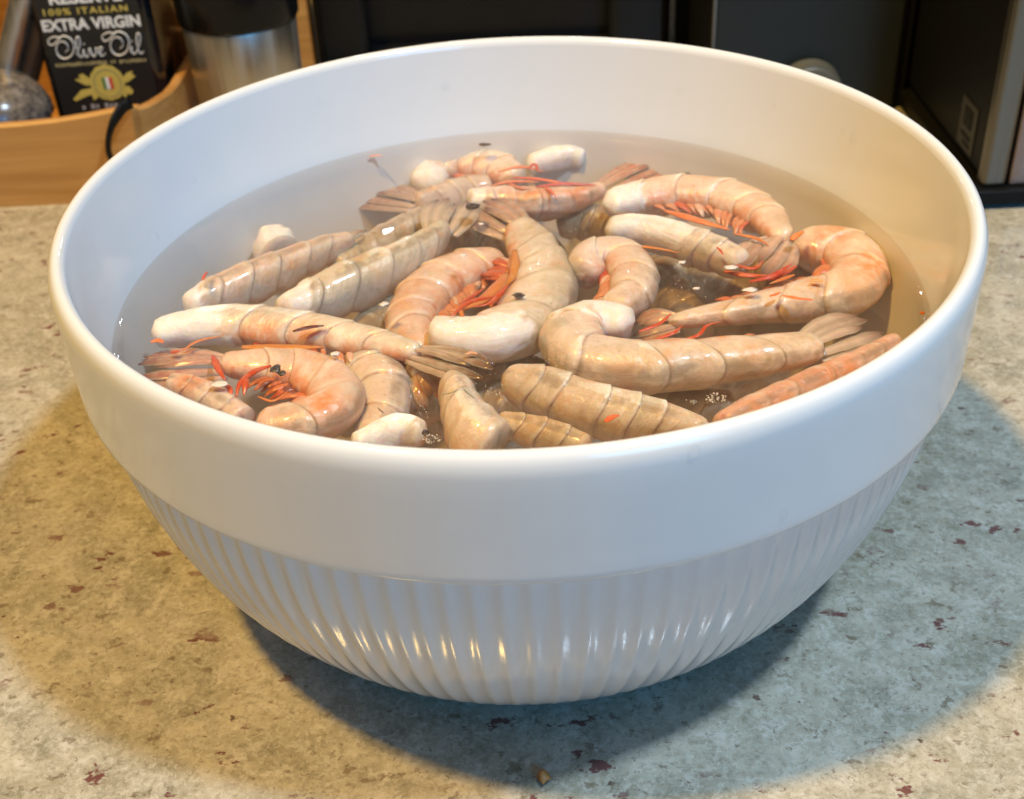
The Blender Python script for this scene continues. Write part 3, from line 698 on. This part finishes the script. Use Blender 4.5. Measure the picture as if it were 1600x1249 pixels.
for i, (lab, u, v, wu, wv) in enumerate([
    ('black clump of grit at the tip of a red leg, left front', 432, 577, 22, 16), ('second black grit bit beside the left front clump', 441, 583, 16, 10),
    ('black grit on the middle shrimp beside its orange belly', 810, 462, 20, 12), ('dark bit floating by the far wall', 757, 226, 22, 10),
    ('black bit at the edge of the white front flesh lump', 664, 676, 14, 12), ('dark speck between the two tail tips at the back', 738, 322, 26, 18)]):
    fleck('dark_grit', lab, 'grit', 'dark grit in the bowl', u, v, wu, wv, (0.02, 0.014, 0.010), seed=i)
for i, (lab, u, v, wu, wv) in enumerate([
    ('white oval flake in the dark gap under the white fleshed shrimp', 1142, 418, 28, 10), ('white oval flake just above the lower arm of the bent shrimp', 1172, 453, 28, 10),
    ('small white flake in the middle of the dark gap', 1088, 451, 14, 6), ('small white flake below the white fleshed shrimp', 1066, 410, 16, 7),
    ('white flake beside the long grey green shrimp near its orange belly', 524, 553, 18, 9), ('white flake between the olive shrimp and the peach one', 600, 475, 18, 9),
    ('white flake on the hip of the peach curled shrimp', 723, 399, 16, 8), ('pale flake floating behind the peach curled shrimp', 752, 350, 10, 5),
    ('lilac white flake by the red legs at the left front', 344, 600, 34, 12)]):
    fleck('white_flake', lab, 'flake', 'white flakes in the bowl', u, v, wu, wv, (0.66, 0.55, 0.47), seed=20 + i)
for i, (u, v, w) in enumerate([(1118, 622, 34), (1083, 628, 12), (676, 686, 30)]):
    P = px(u, v, ZW + 0.0003); k = mpp(P) * 0.5 * w
    bm = bmesh.new(); rr = random.Random(i)
    for q in range(60):
        a, d = rr.random() * 2 * PI, math.sqrt(rr.random()); s = rr.choice([0.04, 0.05, 0.06, 0.09, 0.13]) * k
        bmesh.ops.create_icosphere(bm, subdivisions=1, radius=s, matrix=Matrix.Translation(P + Vector((math.cos(a) * d * k, math.sin(a) * d * k * 0.8, 0))))
    o = link('foam', bm_mesh(bm), M_SCRAP); o.color = (0.42, 0.35, 0.28, 1)
    tag(o, ['patch of pale foam bubbles by the right front rim', 'few foam bubbles left of the foam patch', 'foam bubbles on the short beige shrimp at the rim'][i], 'foam', kind='stuff')
bm = bmesh.new(); rr = random.Random(5)
for (u, v, su, sv, n) in [(1060, 445, 60, 32, 60), (860, 560, 22, 16, 30), (775, 615, 26, 30, 60), (655, 640, 14, 24, 26), (890, 360, 30, 14, 20), (1150, 628, 60, 10, 30), (740, 370, 30, 26, 18)]:
    for q in range(n):
        P = px(u + rr.gauss(0, su * 0.5), v + rr.gauss(0, sv * 0.5), ZW + 0.0002)
        bmesh.ops.create_icosphere(bm, subdivisions=1, radius=rr.choice([0.00008, 0.0001, 0.00012, 0.00015, 0.0002]), matrix=Matrix.Translation(P))
o = link('floating_specks', bm_mesh(bm), M_SCRAP); o.color = (0.55, 0.45, 0.35, 1)
tag(o, 'tiny pale specks and bubbles floating over the dark gaps', 'specks', kind='stuff')
for lab, uvs in [('green thread on the end of the short beige shrimp, left strand', [(690, 617), (705, 614), (716, 608)]), ('green thread on the end of the short beige shrimp, right strand', [(722, 606), (730, 614), (741, 622)]),
                 ('fine dark hair on the broad pale shrimp', [(590, 637), (594, 641), (600, 646)])]:
    scrap('thread', lab, 'thread', 'fine threads in the bowl', uvs, 2.6, (0.12, 0.15, 0.035) if 'green' in lab else (0.06, 0.04, 0.03), d=-0.6)

# ------------------------------------------------------------------ drops of water on the bowl
def on_bowl(u, v, inside):
    d = _ray(u, v).normalized(); t = 0.1; prev = None
    pts = sorted(INNER, key=lambda q: q[1])
    def r_in(z):
        for (r0, z0), (r1, z1) in zip(pts, pts[1:]):
            if z0 <= z <= z1: return r0 + (r1 - r0) * (z - z0) / max(1e-9, z1 - z0)
        return pts[-1][0]
    while t < 0.8:
        P = CAMP + d * t; r = math.hypot(P.x, P.y)
        if inside and P.z < HB - 0.003 and P.y > -0.05 and r > r_in(P.z): break
        if not inside and P.z < HB - 0.002 and P.y < 0.1 and r < outer_r(P.z): break
        t += 0.0002
    n = Vector((P.x, P.y, 0)).normalized() * (-1 if inside else 1)
    return P, n
def droplet(label, u, v, w, hgt, inside=False):
    P, n = on_bowl(u, v, inside); k = mpp(P) * 0.5
    s = n.cross(Vector((0, 0, 1))); bm = bmesh.new(); bmesh.ops.create_icosphere(bm, subdivisions=3, radius=1.0)
    for q in bm.verts:
        x, y, z = q.co
        sag = 1 + 0.25 * (-z)
        q.co = P + s * (x * w * k * sag) + n * (y * min(w, hgt) * k * 0.55 * sag) + Vector((0, 0, 1)) * (z * hgt * k * 1.15)
    tag(link('water_droplet', bm_mesh(bm), M_DROP), label, 'droplet', 'water droplets clinging to the bowl')
for lab, u, v, w, h, i in [
    ('round droplet just under the front rim, right of centre', 1085, 704, 20, 22, 0), ('droplet low on the blue side of the rim band', 1225, 803, 14, 16, 0),
    ('large hanging droplet at the right edge of the band', 1462, 648, 26, 34, 0), ('long droplet running down high at the right edge', 1515, 532, 14, 44, 0),
    ('droplet at the right edge between the two larger ones', 1500, 585, 12, 30, 0), ('small droplet below the large one at the right edge', 1440, 690, 12, 16, 0),
    ('small droplet on the warm left side of the band', 190, 715, 10, 14, 0), ('droplet inside the back wall near the rim, left of centre', 695, 134, 13, 12, 1),
    ('droplet inside the left wall at mid height', 302, 281, 12, 10, 1), ('droplet inside the right wall, larger of a close pair', 1334, 215, 14, 18, 1),
    ('droplet inside the right wall, smaller of a close pair', 1318, 204, 9, 10, 1), ('droplet inside the back wall, right of centre under the rim', 1062, 140, 9, 9, 1),
    ('droplet inside the left wall close below the rim', 497, 156, 10, 8, 1), ('droplet inside the left wall near the water', 245, 370, 8, 14, 1),
    ('tiny droplet inside the upper left wall', 320, 240, 10, 8, 1), ('tiny droplet inside the back wall at the upper right', 1210, 165, 8, 8, 1)]:
    droplet(lab, u, v, w, h, bool(i))

# ------------------------------------------------------------------ crumb on the counter
crumb('crumb', 'small orange brown crumb on the counter in front of the bowl', 'crumb', None, px(848, 1213, 0.0018), (0.0019, 0.0022, 0.0026), (0.56, 0.25, 0.06), squash=0.8, seed=4)

# ------------------------------------------------------------------ wooden tray at the back left
tray = empty('wooden_tray', (-0.30, 0.36, 0), 'honey coloured wooden tray with wavy top edge and black strap handle, back left', 'tray')
def wall_panel(name, path, tops, th, mat, parent, z0=0.0):
    vs, fs = [], []; n = len(path)
    for i, (x, y) in enumerate(path):
        a = Vector(path[max(0, i - 1)]); b = Vector(path[min(n - 1, i + 1)]); t = (b - a).normalized(); nn = Vector((-t.y, t.x))
        for s, z in ((0, z0), (0, tops[i] - 0.0012), (0.22, tops[i]), (0.78, tops[i]), (1, tops[i] - 0.0012), (1, z0)):
            vs.append((x + nn.x * th * s, y + nn.y * th * s, z))
    for i in range(n - 1):
        for j in range(6):
            fs.append((i * 6 + j, (i + 1) * 6 + j, (i + 1) * 6 + (j + 1) % 6, i * 6 + (j + 1) % 6))
    fs.append(tuple(range(6))); fs.append(tuple((n - 1) * 6 + j for j in range(6))[::-1])
    me = mesh(vs, fs); return link(name, me, mat, parent, smooth=False)
fx = [(-0.47, 0.0465), (-0.40, 0.0470), (-0.34, 0.0472), (-0.29, 0.0476), (-0.265, 0.0482), (-0.245, 0.0494), (-0.228, 0.0514), (-0.214, 0.0536), (-0.206, 0.0548), (-0.2005, 0.0546)]
wall_panel('front_panel', [(x, 0.291) for x, z in fx], [z for x, z in fx], 0.006, M_WOOD, tray)
sp_ = [(-0.2000, 0.2905, 0.0546), (-0.1965, 0.296, 0.0532), (-0.1935, 0.304, 0.0525), (-0.1915, 0.314, 0.0515), (-0.1905, 0.326, 0.0495), (-0.1900, 0.345, 0.0480), (-0.1900, 0.38, 0.0475), (-0.1900, 0.425, 0.0475)]
wall_panel('side_panel', [(x, y) for x, y, z in sp_], [z for x, y, z in sp_], 0.006, M_WOOD, tray)
box('tray_floor', (-0.333, 0.361, 0.003), (0.272, 0.127, 0.006), M_WOOD, tray, 0.001)
wall_panel('back_panel', [(-0.47, 0.428), (-0.197, 0.428)], [0.052, 0.052], 0.006, M_WOOD, tray)
hp = [pxy(u, v, 0.2895 - o) for u, v, o in ((204, 160, 0.0005), (192, 168, 0.004), (178, 190, 0.010), (170, 215, 0.012), (170, 238, 0.009), (178, 256, 0.002))]
lo = link('strap_handle', tube(hp, [0.0034, 0.0036, 0.0036, 0.0034], 10, 24, 0.45, Vector((1, 0, 0.3))), M_MBLK, tray)

bd = box('wooden_board', (-0.32, 0.462, 0.17), (0.386, 0.012, 0.34), M_BOARD, None, 0.002)
tag(bd, 'tall amber wooden board standing behind the bottle and the tray', 'board')

# ------------------------------------------------------------------ olive oil bottle
M_WHT = plain('label_white_print', (0.72, 0.70, 0.66), 0.5, var=0.12, scale=900)
M_GOLD = plain('label_gold_print', (0.52, 0.40, 0.09), 0.45, var=0.25, scale=700)
M_DGLD = plain('label_dull_gold_print', (0.34, 0.28, 0.13), 0.5, var=0.25, scale=900)
M_GRY = plain('label_grey_print', (0.28, 0.26, 0.27), 0.5, var=0.2, scale=900)
M_LBL = plain('black_label_paper', (0.010, 0.009, 0.008), 0.5)
M_GLS = plain('dark_bottle_glass', (0.006, 0.007, 0.009), 0.08, coat=0.4)
BX, BY, BR = -0.2335, 0.3785, math.radians(2.5)
bottle = empty('olive_oil_bottle', (BX, BY, 0.006), 'black square bottle with white and gold OLIVE OIL label standing in the wooden tray', 'bottle')
BW = 0.0335
def sq_ring(hw, cr, z, n=6):
    out = []
    for sx, sy, a0 in ((1, 1, 0), (-1, 1, 90), (-1, -1, 180), (1, -1, 270)):
        for i in range(n):
            a = math.radians(a0 + 90 * i / (n - 1)); out.append((sx * (hw - cr) + cr * math.cos(a), sy * (hw - cr) + cr * math.sin(a), z))
    return out
def bworld(p):
    c, s_ = math.cos(BR), math.sin(BR)
    return Vector((BX + p[0] * c - p[1] * s_, BY + p[0] * s_ + p[1] * c, p[2]))
def ring_loft(rings):
    vs = [q for r in rings for q in r]; n = len(rings[0]); fs = []
    for i in range(len(rings) - 1):
        for j in range(n): fs.append((i * n + j, i * n + (j + 1) % n, (i + 1) * n + (j + 1) % n, (i + 1) * n + j))
    fs.append(tuple(range(n))[::-1]); fs.append(tuple((len(rings) - 1) * n + j for j in range(n)))
    return vs, fs
prof = [(BW - 0.004, 0.006, 0.0062), (BW - 0.001, 0.007, 0.0075), (BW, 0.008, 0.011), (BW, 0.008, 0.19), (BW - 0.002, 0.010, 0.205), (0.024, 0.014, 0.222), (0.015, 0.0145, 0.236), (0.0135, 0.0134, 0.262)]
vs, fs = ring_loft([sq_ring(h, c, z) for h, c, z in prof])
link('glass_body', mesh([bworld(q) for q in vs], fs), M_GLS, bottle)
vs, fs = ring_loft([sq_ring(0.0155, 0.0154, z) for z in (0.262, 0.290)])
link('cap', mesh([bworld(q) for q in vs], fs), M_BLACK, bottle, smooth=False)
LY = -BW - 0.0004
bm = bmesh.new(); box_bm(bm, Vector((0, LY, 0.105)), (0.0560, 0.0008, 0.158), 0.0002, 1)
for v in bm.verts: v.co = bworld(v.co)
lab = link('label', bm_mesh(bm), M_LBL, bottle, smooth=False)
def text(body, xc, z, width, height, mat, bold=0.0, shear=0.0, spacing=1.0):
    cu = bpy.data.curves.new('t', 'FONT'); cu.body = body; cu.align_x = 'CENTER'; cu.align_y = 'CENTER'
    cu.extrude = 0.02; cu.offset = bold; cu.shear = shear; cu.space_character = spacing
    tmp = bpy.data.objects.new('t', cu); COL.objects.link(tmp)
    dg = bpy.context.evaluated_depsgraph_get(); me = bpy.data.meshes.new_from_object(tmp.evaluated_get(dg))
    bpy.data.objects.remove(tmp); bpy.data.curves.remove(cu)
    xs = [v.co.x for v in me.vertices]; ys = [v.co.y for v in me.vertices]
    kx = width / (max(xs) - min(xs)); ky = height / (max(ys) - min(ys)); mx, my = (max(xs) + min(xs)) / 2, (max(ys) + min(ys)) / 2
    for v in me.vertices:
        v.co = bworld((xc + (v.co.x - mx) * kx, LY - 0.0006 - v.co.z * 0.008, z + (v.co.y - my) * ky))
    return link('lettering', me, mat, lab, smooth=False)
text('RESERVE', 0.000, 0.0990, 0.040, 0.0062, M_WHT, 0.03)
text('100% ITALIAN', -0.0015, 0.0918, 0.0465, 0.0036, M_GOLD, 0.02, 0, 1.25)
text('EXTRA VIRGIN', 0.0000, 0.0845, 0.0545, 0.0066, M_WHT, 0.03)
# the script line: pen strokes
def pen(strokes, x0, z0, k, w, mat):
    bm = bmesh.new()
    for st in strokes:
        P = [bworld((x0 + x * k, LY - 0.0007, z0 + y * k)) for x, y in st]
        m2 = tube(P, [w * 0.7, w, w, w * 0.6], 6, max(10, 5 * len(st)), 0.5, Vector((0, 0, 1))); bm.from_mesh(m2); bpy.data.meshes.remove(m2)
    me = bpy.data.meshes.new('pen'); bm.to_mesh(me); bm.free(); return link('lettering', me, mat, lab)
big_o = [(1.5, 2.6), (0.7, 2.9), (-0.2, 2.5), (-0.1, 1.9), (0.5, 2.0), (1.6, 2.9), (2.6, 2.6), (2.9, 1.6), (2.3, 0.4), (1.3, 0.0), (0.6, 0.5), (0.6, 1.5), (1.2, 2.2), (1.9, 2.1), (2.1, 1.3), (1.6, 0.8)]
def sh(st, dx): return [(x + dx, y) for x, y in st]
let_l = [(0.0, 0.4), (0.6, 1.3), (0.9, 2.4), (0.6, 2.7), (0.35, 2.0), (0.25, 0.7), (0.5, 0.05), (0.9, 0.3)]
let_i = [(0.0, 0.3), (0.3, 1.1), (0.25, 0.4), (0.5, 0.05), (0.9, 0.4)]
let_v = [(0.0, 0.5), (0.25, 1.15), (0.45, 0.2), (0.7, 0.1), (1.0, 0.6), (1.0, 1.15), (1.3, 1.0)]
let_e = [(0.0, 0.5), (0.5, 0.7), (0.65, 1.1), (0.35, 1.15), (0.15, 0.6), (0.4, 0.05), (0.9, 0.35)]
dot_i = [(0.38, 1.65), (0.42, 1.72), (0.46, 1.8)]
strokes = [big_o, sh(let_l, 2.9), sh(let_i, 3.7), sh(dot_i, 3.75), sh(let_v, 4.5), sh(let_e, 5.7),
           sh([(x * 1.05, y * 1.05) for x, y in big_o], 6.9), sh(let_i, 9.8), sh(dot_i, 9.85), sh(let_l, 10.6)]
pen(strokes, -0.0250, 0.0655, 0.0044, 0.00075, M_WHT)
# an illegible small line of gold print, kept as a row of marks
def marks(x0, x1, z, h, mat, n, seed):
    rr = random.Random(seed); bm = bmesh.new(); x = x0; step = (x1 - x0) / n
    for i in range(n):
        if rr.random() < 0.12: continue
        box_bm(bm, Vector((x0 + step * (i + 0.5), LY - 0.0006, z + rr.uniform(-0.1, 0.1) * h)), (step * rr.uniform(0.5, 0.85), 0.0003, h * rr.uniform(0.6, 1.0)))
    for v in bm.verts: v.co = bworld(v.co)
    return link('small_print', bm_mesh(bm), mat, lab, smooth=False)
marks(-0.0255, 0.0262, 0.0618, 0.0021, M_DGLD, 30, 3)
marks(-0.0165, 0.0125, 0.0362, 0.0032, M_GRY, 11, 4)
# medal with ribbons and a small tricolour
def flat_poly(name, pts, th, mat, parent, base=0.0):
    bm = bmesh.new()
    f = [bm.verts.new(bworld((x, LY - 0.0004 - base - th, z))) for x, z in pts]; b = [bm.verts.new(bworld((x, LY - 0.0003, z))) for x, z in pts]
    bm.faces.new(f); bm.faces.new(b[::-1])
    for i in range(len(pts)): bm.faces.new((f[i], b[i], b[(i + 1) % len(pts)], f[(i + 1) % len(pts)]))
    return link(name, bm_mesh(bm), mat, parent, smooth=False)
MX, MZ = 0.0015, 0.0500
flat_poly('medal_disc', [(MX + 0.0098 * math.cos(a) * (1 + 0.02 * math.cos(12 * a)), MZ + 0.0104 * math.sin(a) * (1 + 0.02 * math.cos(12 * a))) for a in [2 * PI * i / 48 for i in range(48)]], 0.0005, M_GOLD, lab)
rib = [[(-0.0085, 0.002), (-0.013, 0.0060), (-0.0155, 0.0052), (-0.0145, 0.0036), (-0.018, 0.0028), (-0.0125, -0.0008), (-0.009, -0.001)],
       [(-0.0085, -0.0025), (-0.016, -0.0035), (-0.0215, -0.0085), (-0.0205, -0.0098), (-0.013, -0.0070), (-0.0105, -0.0065), (-0.0100, -0.0100), (-0.0075, -0.0085), (-0.006, -0.006)],
       [(0.0085, 0.002), (0.012, 0.0050), (0.0155, 0.0058), (0.0145, 0.0040), (0.0165, 0.0028), (0.0125, 0.0002), (0.009, -0.001)],
       [(0.0075, -0.003), (0.0115, -0.0028), (0.0135, -0.0060), (0.0120, -0.0080), (0.0100, -0.0070), (0.0085, -0.0095), (0.006, -0.007)]]
for r in rib: flat_poly('ribbon', [(MX + x, MZ + z) for x, z in r], 0.0003, M_GOLD, lab)
M_GRN, M_RED2 = plain('flag_green', (0.10, 0.20, 0.06), 0.5), plain('flag_red', (0.55, 0.06, 0.03), 0.5)
for i, mm in enumerate((M_GRN, M_WHT, M_RED2)):
    x = MX - 0.0030 + i * 0.0020
    flat_poly('flag_stripe', [(x, MZ + 0.0030), (x + 0.0020, MZ + 0.0034), (x + 0.0023, MZ - 0.0034), (x + 0.0003, MZ - 0.0038)], 0.0004, mm, lab, 0.0003)
bm = bmesh.new()
for i in range(40):
    a = 2 * PI * i / 40
    box_bm(bm, Vector((MX + 0.0077 * math.cos(a), LY - 0.0010, MZ + 0.0082 * math.sin(a))), (0.0007, 0.0004, 0.0007))
for v in bm.verts: v.co = bworld(v.co)
link('medal_beads', bm_mesh(bm), M_DGLD, lab, smooth=False)

# ------------------------------------------------------------------ steel tumbler with a black lid
TX, TY = -0.1530, 0.3620
tum = empty('steel_tumbler', (TX, TY, 0), 'brushed steel tumbler with a black lid, between the bottle and the black appliance', 'tumbler')
def at_xy(me, x, y):
    for v in me.vertices: v.co.x += x; v.co.y += y
    return me
link('steel_body', at_xy(lathe([(0.0285, 0.0), (0.0295, 0.0008), (0.0298, 0.003), (0.0318, 0.05), (0.0326, 0.0775), (0.0320, 0.0788)], 96, closed_ends=(True, True)), TX, TY), M_STEEL, tum)
link('lid', at_xy(lathe([(0.0318, 0.0786), (0.0338, 0.0790), (0.0345, 0.0805), (0.0350, 0.10), (0.0345, 0.140), (0.0325, 0.1435), (0.020, 0.1445)], 96, closed_ends=(True, True)), TX, TY), M_BLACK, tum)

# ------------------------------------------------------------------ far left: leaning metal rod and mottled dome lid
rod = empty('leaning_metal_rod', (-0.30, 0.345, 0.01), 'shiny grey metal rod leaning to the left inside the wooden tray', 'rod')
A, B = pxy(48, -60, 0.352), pxy(0, 150, 0.342)
link('shaft', tube([B + (B - A) * 0.25, B, A, A + (A - B) * 0.5], [0.0068] * 4, 20, 12), M_STEEL, rod)
A2, B2 = A + Vector((0.0125, 0.006, 0)), B + Vector((0.0125, 0.006, 0))
link('dark_sleeve', tube([B2 + (B2 - A2) * 0.2, B2, A2, A2 + (A2 - B2) * 0.5], [0.0062] * 4, 16, 12), plain('brown_sleeve', (0.035, 0.018, 0.010), 0.3), rod)
m, nt, p = newmat('mottled_grey_lid'); N = NT(nt); co = N.objco()
N.l(N.mix(N.ramp(N.noise(co, 210, 5, 0.65), 0.38, 0.72), (0.06, 0.048, 0.045), (0.30, 0.25, 0.19)), p.inputs['Base Color']); p.inputs['Roughness'].default_value = 0.22
pot = empty('spice_jar', (-0.292, 0.330, 0.006), 'dark squat jar with a shiny mottled grey dome lid behind the tray edge, far left', 'jar')
link('jar_body', at_xy(lathe([(0.026, 0.0062), (0.0285, 0.008), (0.029, 0.030), (0.027, 0.036)], 64, closed_ends=(True, True)), -0.292, 0.330), M_GLS, pot)
link('dome_lid', at_xy(lathe([(0.0285, 0.036), (0.0305, 0.038), (0.0300, 0.044), (0.0265, 0.052), (0.020, 0.0585), (0.011, 0.0625), (0.003, 0.064)], 64, closed_ends=(True, True)), -0.292, 0.330), m, pot)

# ------------------------------------------------------------------ black coffee maker behind the bowl
cm = empty('coffee_maker', (0.0, 0.50, 0), 'glossy black coffee maker directly behind the bowl', 'coffee maker')
box('body', (-0.010, 0.545, 0.16), (0.222, 0.16, 0.32), M_BLACK, cm, 0.010)
box('base_tray', (-0.010, 0.468, 0.012), (0.215, 0.05, 0.024), M_MBLK, cm, 0.005)
box('side_column', (-0.1065, 0.458, 0.16), (0.034, 0.028, 0.31), M_BLACK, cm, 0.006)
box('side_column', (0.086, 0.458, 0.16), (0.040, 0.028, 0.31), M_BLACK, cm, 0.006)

# ------------------------------------------------------------------ charcoal canister-topped machine, right of it
mw = empty('charcoal_machine', (0.180, 0.44, 0), 'dark charcoal kitchen machine with a flat front panel and grey round knob', 'kitchen machine')
box('housing', (0.1813, 0.4555, 0.17), (0.1215, 0.160, 0.34), M_MBLK, mw, 0.002)
box('front_panel', (0.1785, 0.3735, 0.17), (0.1115, 0.005, 0.336), M_GREY, mw, 0.002)
KP = pxy(1264, 148, 0.364)
bm = bmesh.new(); bmesh.ops.create_cone(bm, cap_ends=True, segments=48, radius1=0.0205, radius2=0.0190, depth=0.013)
es = [e for e in bm.edges if e.calc_face_angle(0) > 0.8]
bmesh.ops.bevel(bm, geom=es, offset=0.002, segments=3, affect='EDGES')
for v in bm.verts: v.co = Matrix.Translation((KP.x, 0.3645, KP.z)) @ Matrix.Rotation(PI / 2, 4, 'X') @ v.co
link('knob', bm_mesh(bm), plain('grey_knob', (0.10, 0.095, 0.07), 0.45), mw, smooth=False)
link('edge_trim', tube([(0.1222, 0.3715, 0.01), (0.1222, 0.3715, 0.12), (0.1222, 0.3715, 0.33)], [0.0012] * 3, 8, 8), plain('worn_edge', (0.10, 0.10, 0.095), 0.3), mw)

# ------------------------------------------------------------------ toaster oven at the right
to = empty('toaster_oven', (0.42, 0.34, 0), 'toaster oven with black side and brushed steel front at the right edge', 'toaster oven')
box('black_case', (0.4240, 0.3545, 0.142), (0.360, 0.219, 0.262), M_MBLK, to, 0.004)
M_FR = mat_steel('warm_steel_front', (0.25, 0.22, 0.17), 0.36, (300, 300, 4))
M_FR2 = mat_steel('rosy_steel_door', (0.40, 0.28, 0.22), 0.34, (300, 300, 4))
box('steel_frame', (0.2487, 0.2405, 0.142), (0.0125, 0.010, 0.262), M_FR, to, 0.0025)
box('steel_door', (0.4290, 0.2410, 0.142), (0.3450, 0.009, 0.262), M_FR2, to, 0.0012)
box('plinth', (0.4240, 0.3490, 0.0072), (0.372, 0.236, 0.0072), M_MBLK, to, 0.001)
for x, y in ((0.262, 0.252), (0.585, 0.252), (0.262, 0.44), (0.585, 0.44)):
    link('foot', at_xy(lathe([(0.008, 0.0), (0.009, 0.0005), (0.009, 0.0038)], 24, closed_ends=(True, True)), x, y), M_MBLK, to)
bm = bmesh.new(); box_bm(bm, Vector((0.2436, 0.272, 0.030)), (0.0006, 0.024, 0.026), 0.0001, 1)
stk = link('sticker', bm_mesh(bm), plain('grey_sticker', (0.026, 0.025, 0.020), 0.5), to, smooth=False)
bm = bmesh.new()
for y, z, w, h in ((0.272, 0.0345, 0.012, 0.010), (0.272, 0.0245, 0.014, 0.0022), (0.270, 0.0205, 0.010, 0.0016)):
    box_bm(bm, Vector((0.24305, y, z)), (0.0004, w, h))
link('sticker_print', bm_mesh(bm), M_MBLK, stk, smooth=False)

# ------------------------------------------------------------------ small bright lamps on the far side of the bowl whose reflections sparkle on the water
def spark(u, v, dist, e, col, r):
    P = px(u, v, ZW); d = (P - CAMP).normalized(); d.z = -d.z
    lamp('small_led_lamp', P + d * dist, e, col, r)
CW = (0.85, 0.92, 1.0)
for u, v, r in ((605, 355, 0.020), (728, 284, 0.020), (735, 321, 0.012), (902, 291, 0.011), (902, 302, 0.016), (902, 317, 0.012), (590, 251, 0.015)):
    spark(u, v, 0.335 / 0.9, 0.02 * (r / 0.012) ** 2, CW, r * 0.19)
